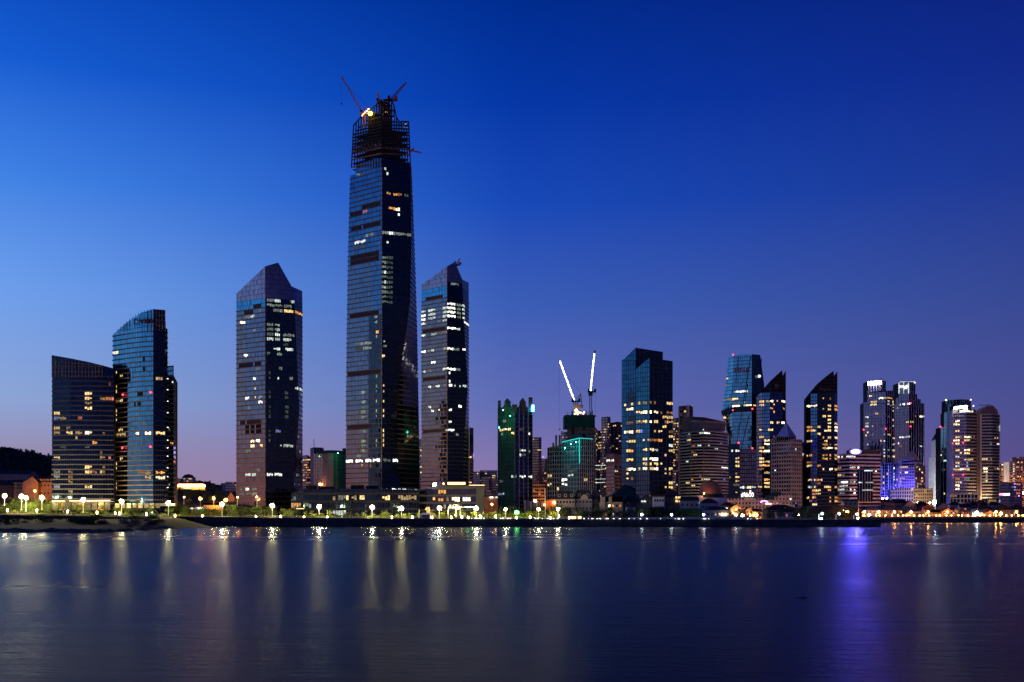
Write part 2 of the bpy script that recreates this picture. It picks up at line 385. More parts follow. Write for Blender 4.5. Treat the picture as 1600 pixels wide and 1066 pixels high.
def bulb(name, p, r, m, parent=None, label=None, cat=None, group=None):
    b = MB(); b.lathe([(0, -r), (r*.7, -r*.7), (r, 0), (r*.7, r*.7), (0, r)], 8, p); o = b.build(name, M[m], parent)
    if label: tag(o, label, cat, group)
    return o
def strip(name, p, q, w, m, parent): b = MB(); b.bar(p, q, w); return b.build(name, M[m], parent)
def lettering(txt, v, i, px0, px1, py, hgt, m, parent, off=.5, name='sign_lettering', bold=.0):
    a = v['where'](px0, py, i); b = v['where'](px1, py, i); p = v['PT'](i, a[0], a[1], off); q = v['PT'](i, b[0], b[1], off); q.z = p.z
    cu = bpy.data.curves.new(name, 'FONT'); cu.body = txt; cu.size = 1; cu.extrude = .05; cu.offset = bold
    tmp = bpy.data.objects.new('tmp', cu); COL.objects.link(tmp); bpy.context.view_layer.update(); me = bpy.data.meshes.new_from_object(tmp.evaluated_get(bpy.context.evaluated_depsgraph_get())); bpy.data.objects.remove(tmp); bpy.data.curves.remove(cu)
    me.materials.clear(); me.materials.append(M[m]); o = bpy.data.objects.new(name, me); COL.objects.link(o); o.parent = parent
    wd = (q-p).length; est = .56*len(txt); d = (q-p).normalized(); up = Vector((0, 0, 1)); nrm = d.cross(up)
    sx_, sy_ = wd/est, hgt/.72
    o.matrix_local = Matrix.Translation(-parent.location) @ Matrix(((d.x*sx_, 0, nrm.x, p.x), (d.y*sx_, 0, nrm.y, p.y), (d.z*sx_, sy_, nrm.z, p.z), (0, 0, 0, 1)))
    return o

# ================================================================== SETTING
def grid(name, xs, ys, zf, m):
    b = MB(); nx = len(xs)
    b.v = [(x, y, zf(x, y)) for y in ys for x in xs]
    for j in range(len(ys)-1):
        for i in range(nx-1):
            k = j*nx+i; b.f.append((k, k+1, k+nx+1, k+nx)); b.i.append(0)
    o = b.build(name, m, None, smooth=True); tag(o, kind='structure'); return o
def noise2(x, y, s=1.0):
    return (math.sin(x*1.3*s+math.sin(y*.7*s)*1.7)+math.sin(y*1.7*s+1.3*math.sin(x*.9*s))+math.sin((x+y)*.61*s))/3
# water
wm = bpy.data.materials.new('sea_water'); wm.use_nodes = True; t = wm.node_tree; bs = t.nodes['Principled BSDF']
bs.inputs['Base Color'].default_value = (.004, .008, .02, 1); bs.inputs['IOR'].default_value = 1.15
g = t.nodes.new('ShaderNodeNewGeometry')
def tnoise(sc, scale, det, rough=.5):
    mp = t.nodes.new('ShaderNodeMapping'); mp.inputs['Scale'].default_value = sc; t.links.new(g.outputs['Position'], mp.inputs[0])
    n = t.nodes.new('ShaderNodeTexNoise'); n.inputs['Scale'].default_value = scale; n.inputs['Detail'].default_value = det; n.inputs['Roughness'].default_value = rough
    t.links.new(mp.outputs[0], n.inputs['Vector']); return n.outputs[0]
slick = tnoise((.0045, .035, 1), 1., 4)
rr = t.nodes.new('ShaderNodeMapRange'); rr.inputs[1].default_value = .38; rr.inputs[2].default_value = .66; rr.inputs[3].default_value = .30; rr.inputs[4].default_value = .38
t.links.new(slick, rr.inputs[0])
# one calm slick lies across the left of the bay, and a calmer strip along the seawall
wp = t.nodes.new('ShaderNodeSeparateXYZ'); t.links.new(g.outputs['Position'], wp.inputs[0])
def wm_(op, a, b=None, c=None):
    n = t.nodes.new('ShaderNodeMath'); n.operation = op
    for i, v in enumerate((a, b, c)):
        if v is None: continue
        if isinstance(v, (int, float)): n.inputs[i].default_value = v
        else: t.links.new(v, n.inputs[i])
    return n.outputs[0]
def wr_(v, a, b_, c, d):
    n = t.nodes.new('ShaderNodeMapRange'); n.interpolation_type = 'SMOOTHSTEP'; t.links.new(v, n.inputs[0])
    for i, q in enumerate((a, b_, c, d)): n.inputs[i+1].default_value = q
    return n.outputs[0]
yy = wm_('MULTIPLY_ADD', tnoise((.02, .05, 1), 1., 3), 24., wp.outputs[1])
band_ = wm_('MULTIPLY', wr_(wm_('ABSOLUTE', wm_('SUBTRACT', yy, 160.)), 2., 14., 1., 0.), wr_(wp.outputs[0], -75., -35., 1., 0.))
calm = wr_(wm_('ADD', yy, 0.), 230., 620., 0., 1.)
ro_ = wm_('SUBTRACT', rr.outputs[0], wm_('ADD', wm_('MULTIPLY', band_, .045), wm_('MULTIPLY', calm, .12))); WRO = ro_
fine = tnoise((.35, 1.1, 1), 1., 6, .65)
bp = t.nodes.new('ShaderNodeBump'); bp.inputs['Strength'].default_value = 1.0; bp.inputs['Distance'].default_value = .50
mid_ = tnoise((.05, .20, 1), 1., 4, .6); bp2 = t.nodes.new('ShaderNodeBump'); bp2.inputs['Strength'].default_value = 1.0; bp2.inputs['Distance'].default_value = .75; t.links.new(mid_, bp2.inputs['Height']); t.links.new(bp2.outputs[0], bp.inputs['Normal'])
t.links.new(fine, bp.inputs['Height']); 
gl_ = t.nodes.new('ShaderNodeBsdfAnisotropic'); gl_.distribution = 'BECKMANN'; gl_.inputs['Color'].default_value = (.82, .92, 1, 1)
t.links.new(WRO, gl_.inputs['Roughness']); t.links.new(bp.outputs[0], gl_.inputs['Normal'])
df_ = t.nodes.new('ShaderNodeBsdfDiffuse'); df_.inputs['Color'].default_value = (.004, .007, .016, 1)
fn_ = t.nodes.new('ShaderNodeFresnel'); fn_.inputs['IOR'].default_value = 1.33
mx_ = t.nodes.new('ShaderNodeMixShader'); t.links.new(wm_('MULTIPLY', fn_.outputs[0], .34), mx_.inputs[0]); t.links.new(df_.outputs[0], mx_.inputs[1]); t.links.new(gl_.outputs[0], mx_.inputs[2])
t.links.new(mx_.outputs[0], t.nodes['Material Output'].inputs['Surface']); t.nodes.remove(bs)
M['water'] = wm
b = MB(); b.poly([(-9000, -400, 0), (9000, -400, 0), (9000, 9000, 0), (-9000, 9000, 0)]); tag(b.build('sea_water', wm), kind='structure')
# land
XJ = 273.0
xs = [-6000, -2500, -1200, -800]+[-600+25*i for i in range(35)]+[XJ]
grid('promenade_ground', xs, [760, 775, 800, 840, 900, 1060], lambda x, y: gz(x)+.25*noise2(x, y, .05)-.3, M['soil'])
grid('inland_ground', xs+[400, 700, 1200, 2500, 6000], [1060, 1200, 1500, 2200, 4000, 9000], lambda x, y: gz(x)-.3 if y < 1300 else gz(x)-.3+.25*noise2(x, y, .01), M['soil'])
def wallstrip(name, pts, h0, top, th=.6):
    b = MB()
    for (xa, ya), (xb, yb) in zip(pts, pts[1:]):
        d = Vector((xb-xa, yb-ya, 0)); n = Vector((d.y, -d.x, 0)).normalized()*th
        ta, tb = top(xa), top(xb)
        A0, B0 = Vector((xa, ya, h0))+n*1.6, Vector((xb, yb, h0))+n*1.6; A1, B1 = Vector((xa, ya, ta))+n, Vector((xb, yb, tb))+n; A2, B2 = Vector((xa, ya, ta)), Vector((xb, yb, tb))
        b.poly([A0, B0, B1, A1]); b.poly([A1, B1, B2, A2]); A3, B3 = A2.copy(), B2.copy(); A3.z = B3.z = h0; b.poly([A2, B2, B3, A3])
    return b
sw = thing('seawall', 'long dark stone seawall holding up the promenade above the water', 'seawall', (0, 760, 0))
pts = [(-236+i*(XJ+236)/20, 760) for i in range(21)]
wallstrip('seawall', pts, -1, lambda x: gz(x)-.25).build('wall_face', M['seawall'], sw)
cp = MB()
for (xa, ya), (xb, yb) in zip(pts, pts[1:]):
    cp.poly([(xa, ya-.75, gz(xa)-.24), (xb, yb-.75, gz(xb)-.24), (xb, yb-.75, gz(xb)+.12), (xa, ya-.75, gz(xa)+.12)]); cp.poly([(xa, ya-.75, gz(xa)+.12), (xb, yb-.75, gz(xb)+.12), (xb, yb+.4, gz(xb)+.12), (xa, ya+.4, gz(xa)+.12)])
cp.build('coping', M['gray'], sw)
wallstrip('w', [(XJ, 760), (XJ, 1061)], -1, lambda x: 5.2).build('return_wall', M['seawall'], sw)
s2 = thing('seawall', 'far dark seawall below the orange lit bay road', 'seawall', (600, 1060, 0))
wallstrip('w', [(XJ+i*60, 1060) for i in range(30)], -1, lambda x: 4.4).build('wall_face', M['seawall'], s2)
def leafmesh(name, seed, n, rx, rz, size, m, cone=0.):
    r = random.Random(seed); b = MB(); cl = []
    for _ in range(16):
        a = r.random()*6.283; u = r.uniform(-.9, 1); rad = math.sqrt(max(0, 1-u*u))*r.uniform(.45, 1)*(1-cone*(u+1)/2)
        cl.append(Vector((rx*rad*math.cos(a), rx*rad*math.sin(a), rz*u)))
    for i in range(n):
        c = r.choice(cl); s = rx*.36
        p = c+Vector((r.gauss(0, s), r.gauss(0, s), r.gauss(0, s*.8)))
        a = Vector((r.gauss(0, 1), r.gauss(0, 1), r.gauss(0, .7))).normalized(); c2 = a.orthogonal().normalized(); d = a.cross(c2); k = size*r.uniform(.6, 1.3)
        b.poly([p-c2*k, p-d*k*.6, p+c2*k, p+d*k*.6])
    return b.mesh(name, M[m])
def leafmesh_(name, seed): return leafmesh(name, seed, 170, 1.0, .8, .25, 'darkleaf')
# beach on the near left
def beach_z(x, y):
    s = max(0, min(1, (y-535)/225)); prof = ((0, -.9), (.12, .5), (.47, 2.2), (.80, 5.4), (.88, 6.2), (1.0, gz(x)-.4))
    for (a, za), (b_, zb) in zip(prof, prof[1:]):
        if a <= s <= b_: z = za+(zb-za)*(s-a)/(b_-a)
    edge = max(0, min(1, (-216+5*noise2(y, 0, .06)-x)/34)); z = z*edge-1.6*(1-edge)
    return z+(.35*noise2(x, y, .09)+.2*noise2(x, y, .31))*(1 if s < .8 else .3)
bx = [-3000, -1500, -900, -700]+[-600+7*i for i in range(58)]
bm = bpy.data.materials.new('beach'); bm.use_nodes = True; t2 = bm.node_tree; b2 = t2.nodes['Principled BSDF']; b2.inputs['Roughness'].default_value = .95
g2 = t2.nodes.new('ShaderNodeNewGeometry'); sp = t2.nodes.new('ShaderNodeSeparateXYZ'); t2.links.new(g2.outputs['Position'], sp.inputs[0])
n2 = t2.nodes.new('ShaderNodeTexNoise'); n2.inputs['Scale'].default_value = .12; n2.inputs['Detail'].default_value = 5; t2.links.new(g2.outputs['Position'], n2.inputs[0])
ad = t2.nodes.new('ShaderNodeMath'); ad.operation = 'MULTIPLY_ADD'; ad.inputs[1].default_value = 3.; t2.links.new(n2.outputs[0], ad.inputs[0]); t2.links.new(sp.outputs[2], ad.inputs[2])
cr = t2.nodes.new('ShaderNodeValToRGB'); mr_ = t2.nodes.new('ShaderNodeMapRange'); mr_.inputs[1].default_value = 0; mr_.inputs[2].default_value = 10; t2.links.new(ad.outputs[0], mr_.inputs[0]); t2.links.new(mr_.outputs[0], cr.inputs[0])
cr.color_ramp.elements[0].position = .33; cr.color_ramp.elements[0].color = (.012, .011, .010, 1); cr.color_ramp.elements[1].position = .45; cr.color_ramp.elements[1].color = (.02, .012, .007, 1)
t2.links.new(cr.outputs[0], b2.inputs['Base Color'])
grid('beach', bx, [528, 535, 542]+[550+8*i for i in range(27)]+[762], beach_z, bm)
def rock_mesh(seed):
    r = random.Random(seed); b = MB(); rings = []
    prof = [(.0, -.35), (.75, -.3), (1., .0), (.8, .35), (.4, .55), (0, .62)]
    b.lathe(prof, 7); b.v = [(x*(1+r.uniform(-.25, .25)), y*(1+r.uniform(-.25, .25)), z*(1+r.uniform(-.3, .3))) for x, y, z in b.v]
    return b.mesh('rock', M['stone'])
RM = [rock_mesh(i) for i in range(6)]
for i in range(90):
    px = random.uniform(-20, 268); Y = random.uniform(538, 580) if px < 195 else random.uniform(560, 715)
    x = X(px, Y)
    if x > -219: x = -219-random.random()*9
    r = random.choice((1.2, 1.8, 2.4, 3.4)); o = link('shore_rock', RM[i % 6]); o.location = (x, Y, max(0, beach_z(x, Y))+.1); o.scale = (r*1.5, r, r*.7); o.rotation_euler[2] = random.random()*6
    tag(o, 'dark wet boulder among the rocks along the water below the beach', 'rock', 'boulders along the beach waterline')
for i, (px, Y, r, lb) in enumerate(((1452, 870, 11, 'long low dark rock in the bay before the orange road'), (1476, 850, 7, 'shorter dark reef rock lying right of the long bay rock'), (1253, 130, .5, 'tiny dark buoy like rock breaking the open water'), (297, 480, .9, 'small black rock out in the water before the tall lamp reflections'))):
    o = link('bay_rock', RM[i % 6]); o.location = (X(px, Y), Y, .0); o.scale = (r*1.8, r, max(.4, r*.13)); tag(o, lb, 'rock')
BB = [leafmesh_('bank_bush', 300+i) for i in range(3)]
for i in range(46):
    px = random.choice((random.uniform(-8, 62), random.uniform(112, 158), random.uniform(60, 262))); Y = random.uniform(655, 735); x = X(px, Y)
    if x > -238: continue
    o = link('bank_bush', BB[i % 3]); s = random.uniform(.8, 1.7); o.scale = (s*2.2, s*1.5, s*1.1); o.location = (x, Y, beach_z(x, Y)+.6*s); tag(o, 'dark scrubby bush on the dark bank above the rocks', 'bush', 'bushes on the dark bank')
# retaining wall on the left
rw = thing('retaining_wall', 'low dark retaining wall above the brown beach slope', 'wall', (-300, 735, 6))
wallstrip('w', [(-900, 735), (-372, 735)]+[(-372+i*13, 735) for i in range(1, 10)], 4.5, lambda x: gz(x)-.6).build('wall_face', M['seawall'], rw)
# lawn, road, promenade paving
grid('lawn', [-700]+[-600+20*i for i in range(44)]+[262], [776, 781, 785.8], lambda x, y: gz(x)+.12+.15*noise2(x, y, .2), M['grass'])
grid('promenade_paving', [-700]+[-600+20*i for i in range(44)]+[262], [761.5, 768, 775.8], lambda x, y: gz(x)+.05, M['paving'])
grid('coast_road', [-700]+[-600+20*i for i in range(44)]+[262], [786, 792, 798], lambda x, y: gz(x)+.1, M['asphalt'])
grid('bay_road', [285+20*i for i in range(40)], [1063, 1075], lambda x, y: 5.5, M['asphalt'])
# hills
def hill(name, x0, x1, Y0, Y1, prof, n=60):
    def zf(x, y):
        s = (y-Y0)/(Y1-Y0); px = 800+x/Y1*F; top = prof[-1][1]
        for (a, za), (b_, zb) in zip(prof, prof[1:]):
            if a <= px <= b_: top = za+(zb-za)*(px-a)/(b_-a)
        if px < prof[0][0]: top = prof[0][1]
        return 5+(Z(top, Y1)-5)*(math.sin(s*math.pi/2))*1.0+3*noise2(x, y, .02)
    return grid(name, [x0+(x1-x0)*i/n for i in range(n+1)], [Y0+(Y1-Y0)*i/10 for i in range(11)]+[Y1+300], zf, M['hillside']), zf
h1, hz1 = hill('wooded_hill', -2600, -620, 1500, 2200, [(-1000, 690), (-40, 708), (0, 708), (30, 706), (60, 711), (85, 716), (170, 735), (270, 752), (330, 757), (420, 770)])
h2, hz2 = hill('distant_hill', -900, -150, 1300, 1700, [(200, 745), (270, 755), (330, 761), (372, 764), (420, 770), (600, 785)])

h3, hz3 = hill('garden_slope', -440, -215, 880, 1150, [(200, 766), (372, 768), (600, 770)], 24)

# ================================================================== TREES
def trunkmesh(h, r0, m='bark', limbs=4, seed=1):
    r = random.Random(seed); b = MB(); b.bar((0, 0, -.4), (.1, 0, h), r0*2, 0, r0*1.2)
    for i in range(limbs):
        a = i*6.283/limbs+r.random(); b.bar((0.05, 0, h*r.uniform(.6, .95)), (math.cos(a)*h*.45, math.sin(a)*h*.45, h*1.35), r0*.9, 0, r0*.35)
    return b.mesh('trunk', M[m])
def tree_proto(name, seed, H, rx, m, n=330, size=.42, cone=0, tf=.38):
    tk = trunkmesh(H*tf, H*.022, seed=seed); cm = leafmesh('crown', seed, n, rx, H*(1-tf)*.5, size, m, cone)
    return (tk, cm, H*tf+H*(1-tf)*.5-.2, name)
TP = {k: [tree_proto('tree', s+i*10, H, rx, m, n, sz, cone, tf) for i in range(4)] for s, (k, H, rx, m, n, sz, cone, tf) in enumerate((
    ('lit', 6.0, 2.6, 'leaf', 380, .36, 0, .34), ('lime', 5.0, 2.2, 'limeleaf', 340, .34, 0, .3), ('dark', 9.0, 4.2, 'darkleaf', 460, .55, 0, .3), ('pine', 9.0, 2.2, 'pineleaf', 260, .5, .8, .2)))}
def tree(kind, x, y, z, sc, label, group, name='tree'):
    tk, cm, zc, _ = random.choice(TP[kind])
    r = thing(name, label, 'tree', (x, y, z), group); s = sc*random.uniform(.9, 1.12); r.scale = (s*random.uniform(.9, 1.1), s, s); r.rotation_euler[2] = random.random()*6
    for nm, me, zz in (('trunk', tk, 0), ('crown', cm, zc)):
        o = bpy.data.objects.new(nm, me); COL.objects.link(o); o.parent = r; o.location = (0, 0, zz)
def treerow(n, px0, px1, Y0, Y1, kind, s0, s1, label, group, name='tree'):
    for i in range(n):
        Y = random.uniform(Y0, Y1); px = px0+(px1-px0)*(i+random.uniform(.1, .9))/n; x = X(px, Y)
        tree(kind, x, Y, gz(x)-.2, random.uniform(s0, s1), label, group, name)
treerow(26, -10, 285, 787, 806, 'lit', 1.0, 1.6, 'leafy green tree lit by the tall lamps below the curved glass towers', 'lamp lit trees on the left promenade')
treerow(24, 72, 290, 806, 832, 'lit', 1.0, 1.7, 'x', 'trees behind the left tall lamps')
treerow(12, 20, 110, 800, 815, 'lit', 1.4, 2.1, 'taller green tree before the gabled orange building', 'trees before the gabled orange building')
treerow(16, 285, 470, 787, 812, 'lit', .9, 1.4, 'small green tree lit from the promenade between the towers', 'trees between the curved and chisel topped towers')
treerow(22, 470, 700, 778, 786, 'lime', .6, 1.0, 'low yellow green tree by the coast road and podium', 'low trees before the podium')
treerow(22, 690, 880, 778, 795, 'lime', .7, 1.25, 'yellow green tree beside the white gate frame and green topped tower', 'trees before the castle topped tower')
treerow(14, 780, 905, 790, 815, 'dark', .7, 1.0, 'dark broad tree behind the globe lamps near the lit kiosk', 'dark trees behind the lit kiosk')
treerow(24, 905, 1100, 772, 800, 'dark', .5, .85, 'black leafy tree standing before the dark mansard houses', 'dark trees before the mansard houses')
treerow(16, 1140, 1345, 775, 815, 'dark', .45, .9, 'dark tree at the jetty end before the lower houses', 'dark trees at the jetty end')
treerow(18, 1390, 1610, 1100, 1140, 'dark', .5, .8, 'dark tree between the orange lit bay houses', 'trees between the bay houses')
for i in range(34):
    px = 277+96*(i+random.random())/34; Y = random.uniform(892, 1110); x = X(px, Y); tree('lit', x, Y, hz3(x, Y)-.4, random.uniform(.6, 1.25), 'x', 'orange lit trees on the slope')
treerow(9, 290, 372, 850, 900, 'dark', .6, .9, 'dark tree in the gap under the sodium lamps', 'dark trees under the sodium lamps')
for i in range(70):                                     # ridge trees on the far hill
    px = -15+100*i/69+random.uniform(-1, 1); Y = 2190+random.uniform(-40, 0); x = X(px, Y)
    tree('pine', x, Y, hz1(x, Y)-2, random.choice((.5, .6, .7, .8, 1.2)), 'black tree on the ridge of the wooded hill', 'trees along the hill ridge')
cm_ = MB()
rr_ = random.Random(3)
for i in range(9000):
    Y = rr_.uniform(1510, 2190); x = X(rr_.uniform(-30, 330), Y); z = hz1(x, Y); k = rr_.uniform(2, 4.5)
    p = Vector((x, Y, z+rr_.uniform(0, 5))); a = Vector((rr_.gauss(0, 1), rr_.gauss(0, 1), rr_.gauss(0, 1))).normalized(); c2 = a.orthogonal().normalized(); d = a.cross(c2)
    cm_.poly([p-c2*k, p-d*k, p+c2*k, p+d*k])
tag(cm_.build('hill_woods', M['pineleaf']), 'dense dark woods covering the far hill', 'woods', kind='stuff')
# shrubs
SH = [leafmesh('shrub', 200+i, 150, 1.0, .8, .22, ('limeleaf', 'leaf')[i % 2]) for i in range(4)]
for i in range(120):
    px = 5+865*(i+random.random())/120; Y = random.uniform(777, 785); x = X(px, Y)
    o = link('shrub', SH[i % 4]); o.location = (x, Y, gz(x)+.7); s = random.uniform(.7, 1.3); o.scale = (s*1.5, s, s); tag(o, 'rounded green shrub in the lit strip of lawn along the promenade', 'shrub', 'shrubs along the promenade lawn')

# ================================================================== MAIN TOWERS
RED = 'em_red'
def redlight(root, px, py, Y, r=.8): bulb('warning_light', P(px, py, Y), r*.75, RED, root)
# -- slanted twin block, far left
T1, v = tower('apartment_tower', 'dark slab tower with a slanted glass crown, leftmost by the hill', 'tower',
    [(81, 806), (110, 803), (140, 803), (160, 804), (178, 806)], [555, 560, 566, 571, 576], fh=3.85, gl='g_deep', band=(.95, .4, 'dimband'), bandtop=585, cw=1.9,
    lit='132-143@615,622,635Y 132-143@629y 154-159@623y 160-168@623O 169-176@623R 168-174@603r 84-93@649,718Y 84-93@656b 84-93@764b 95-102@656y 120-130@656R 84-93@671Y 105-109@671y 84-93@677y 105-113@677Y 117-129@677y 132-143@677Z 158-166@677y 117-122@684Y 146-151@691O 154-157@705y 158-166@712O 154-157@719y 169-175@719R 132-143@732,739,759Y 158-166@732,739y 146-151@739R 108-113@739o 108-113@745,750,766o 84-93@739,747w 154-160@739Y 95-102@697g 132-139@697g')
b = MB()
for k in range(16):
    px = 81+79*k/15; b.bar(P(px, 590, 802.2), P(px, 555+16*(px-81)/79, 802.2), .35)
for py0 in (565, 573, 581): b.bar(P(81, py0, 802.1), P(160, max(py0, 571), 802.1), .3)
b.build('crown_lattice', M['bronze'], T1, stuff=True)
strip('canopy_light', P(81.5, 783, 800), P(172, 782, 800), .5, 'em_warmstrip', T1)
# -- curved sail tower
ins = [(176, 818), (199, 807), (220, 799), (239.5, 795), (258, 798), (262, 803)]
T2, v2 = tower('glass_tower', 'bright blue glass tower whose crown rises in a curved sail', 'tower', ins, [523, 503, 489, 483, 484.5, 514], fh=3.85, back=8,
    gl=['g_azure', 'g_azure', 'g_azure', 'g_deep', 'g_deep'], band=(.85, .4, ['taupe', 'taupe', 'taupe', 'smoke', 'smoke']), bandtop=517, cw=1.9, prof={0: [(.25, 518), (.6, 511)], 4: [(.02, 486), (.03, 513)]},  # right faces: their shade is put into darker glass and bands
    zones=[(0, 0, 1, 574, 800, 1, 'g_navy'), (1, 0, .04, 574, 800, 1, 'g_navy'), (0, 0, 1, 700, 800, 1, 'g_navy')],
    lit='180-184@581,608,642,649,656,724,732,753Y 187-192@586,717Y 178-184@615,766Y 181-187@628y 187-192@628Y 185-193@669Y 180-187@683y 188-196@683Y 177-185@554Z 213-218@681Z 227-236@680Z 242-258@680Y 242-255@595Y 214-225@737o 227-236@737y 242-258@737O 227-236@744Y 242-258@744Z 222-225@566D 222-225@574D 215-220@616D 221-224@616D 209-213@631D 216-219@631D 222-226@660G')
b = MB()
for k in range(17):
    u = k/16; px = 184+74*u; top = 514-31*math.sin(min(1, u/.72)*1.57) if u < .72 else 483+1.5*(u-.72)/.28
    Yp = 813-18*min(1, u/.74)-1.3; b.bar(P(px, 517, Yp), P(px, top, Yp), .28)
for pyr in (508, 500, 492): 
    x0 = 239.5-(pyr-483)*1.75; b.bar(P(x0, pyr+1, 800), P(239.5, pyr, 793.6), .28); b.bar(P(239.5, pyr, 793.6), P(258, pyr+1, 796.7), .28)
b.build('crown_lattice', M['bronze'], T2, stuff=True)
rg = MB(); 
for k in range(14): a0, a1 = .5+5.0*k/14, .5+5.0*(k+1)/14; rg.bar(P(212.5+2.9*math.cos(a0), 502.5-4*math.sin(a0), 799.6), P(212.5+2.9*math.cos(a1), 502.5-4*math.sin(a1), 799.6), .8)
rg.build('sign_emblem', M['sign_brown'], T2)
for k, px in enumerate((219, 225, 230.5, 236.5)):
    rg = MB(); Yp = 797.5-k*.9; rg.bar(P(px-1.6, 505, Yp), P(px-1.2, 498, Yp), .6); rg.bar(P(px+1.4, 505, Yp), P(px+1.2, 498, Yp), .6)
    if k in (0, 2): rg.bar(P(px-1.4, 501.5, Yp), P(px+1.3, 501.5, Yp), .55)
    if k in (1, 3): rg.bar(P(px-1.3, 498.4, Yp), P(px+1.3, 498.4, Yp), .55)
    rg.build('sign_letter', M['sign_brown'], T2)
for px, py, Y in ((235, 613, 795), (192, 617, 808), (235, 698, 795), (191, 700, 808)): redlight(T2, px, py, Y, 1.0)
for py in (592, 609, 627, 645, 668, 688, 700, 713, 731, 745, 762): bulb('edge_lamp', P(262.2, py, 802), .3, 'em_spark', T2)
tower('apartment_tower', 'narrow banded slab showing behind the curved sail tower', 'tower', [(258, 850), (271, 846), (274.5, 852)], [573, 572, 596], fh=3.85, gl=['g_blue', 'g_blue'], band=(.9, .35, 'dimband'), cw=2., back=8,
    lit='268-272@598W 263-267@672G 267-272@692O 264-267@756w 271-274@700,708V 271-274@716V 271-274@725R', prof={1: [(.02, 595)]})
# -- chisel topped pair
def chisel(label, xL, xC, xR, YC, pts, lit, rnd, chamfer, cols='g_slate', name='office_tower', lowz=None, fh=4.0):
    E = [(xL, YC+20), (xC, YC), (chamfer, YC+9), (xR, YC+26)]
    return tower(name, label, 'tower', E, pts[0], fh=fh, gl=[cols, 'g_ink', 'g_shell'], band=(.8, .4, ['copper', 'smoke', 'taupe']), bandtop=pts[1], prof=pts[2], zones=pts[3], lit=lit, rnd=rnd, cw=[1.7, 1.6, 1.6], post=[(1, .5, 'bronze')], bandfac=None)  # right-face bands and glass darker: weaker light there put into the colours
chL = [(447, 400), (460, 470), (464, 560), (468, 640), (464, 690), (460, 730), (459, 790)]
T3, v3 = chisel('chisel topped grey tower standing alone left of the tallest tower', 369, 414.5, 472.5, 930,
    ([459, 416, 447.5, 455], 478, {1: [(.56, 410.5), (.60, 411.5)], 2: [(.02, 447.8)]}, [(0, 0, 1, 380, 464, 1, 'g_crown'), (0, 0, 1, 464, 480, 1, 'g_azure'), (1, 0, 1, 380, 464, 1, 'g_crown'), (2, 0, 1, 380, 469, 2, 'g_crown'), (0, 0, .3, 480, 720, 1, 'g_rosereflect'), (0, 0, 1, 655, 800, 1, 'g_rosereflect')]),  # lower rose panes: warm reflection put into the glass colour
    '381-396@485T 396-409@481T 384-391@496w 391-398@494W 404-409@489w 375-383@505Z 395-400@517w 382-387@557X 400-406@577w 396-401@592X 397-400@606Y 383-389@623X 397-400@620Y 404-410@623w 404-410@628X 391-397@691Z 401-406@690Z 391-397@699Z 406-410@697Y 383-391@706G 388-392@638w '
    '383-389@669D 391-398@668D 400-409@667D 383-389@676D 391-398@675D 400-409@674D 374-383@572N 384-396@570N 397-409@567N 375-383@664N 385-408@660N 383-391@741W 393-399@740W 402-406@738w 417-427@740X 430-441@740X 375-380@765w 384-390@764W 394-402@763w 374-381@776w 385-402@775w '
    '416-428@470,479w 430-438@470W 453-456@471w 456-460@474W 430-441@479w 443-456@480w 426-441@488w 444-459@488Y 460-473@490O 460-473@494O 416-428@505,513w 430-438@505W 430-438@513W 430-438@522W 416-428@522w 442-459@522w 418-427@530W 430-438@530W 442-455@531W 428-438@548W 446-458@548W 418-423@555w 433-440@555w 442-450@540g 437-440@575w 432-437@589W 452-458@590w 462-467@606W 468-473@607W 419-423@581,588,611,619,634,642,650,674,682,690g 446-451@612,619,635,642,650g 430-438@675b 438-441@697W 442-447@697W 449-457@697W',
    [((2,), 600, 760, .06, 'gG')], chL, fh=4.4)
# -- tallest tower, under construction
c4 = [(641, 256), (643, 380), (641, 470), (636, 510), (630, 545), (626, 580), (622, 620), (620.5, 680), (622, 730), (626, 760), (630, 800)]
lf = [(548, 250), (546, 300), (543.5, 400), (541.5, 520), (540.5, 620), (540.5, 800)]; rt = [(642.5, 260), (645.5, 330), (649, 420), (652, 520), (654, 620), (655.5, 700), (655.5, 800)]
rows = ' '.join('%d-%d@%.1f%s' % (a, b_, y, c) for y in range(404, 480, 8) for a, b_, c in ((596.8, 601, 'w'), (601.5, 605, 'W' if y in (413, 428, 444, 452) else 'w'), (605.5, 609, 'g'), (611, 614, 'g')))
cells = ' '.join('597.5-600.5@%dY' % y for y in (559, 602, 608, 624, 640, 648, 674, 682, 690, 698))+' '+' '.join('586.5-590@%dG' % y for y in (496, 504, 527, 592, 602, 608, 613, 624, 640, 648, 691, 698))+' '+' '.join('566-571@%dG' % y for y in (612, 627, 634, 642, 650, 677, 692, 699, 707))
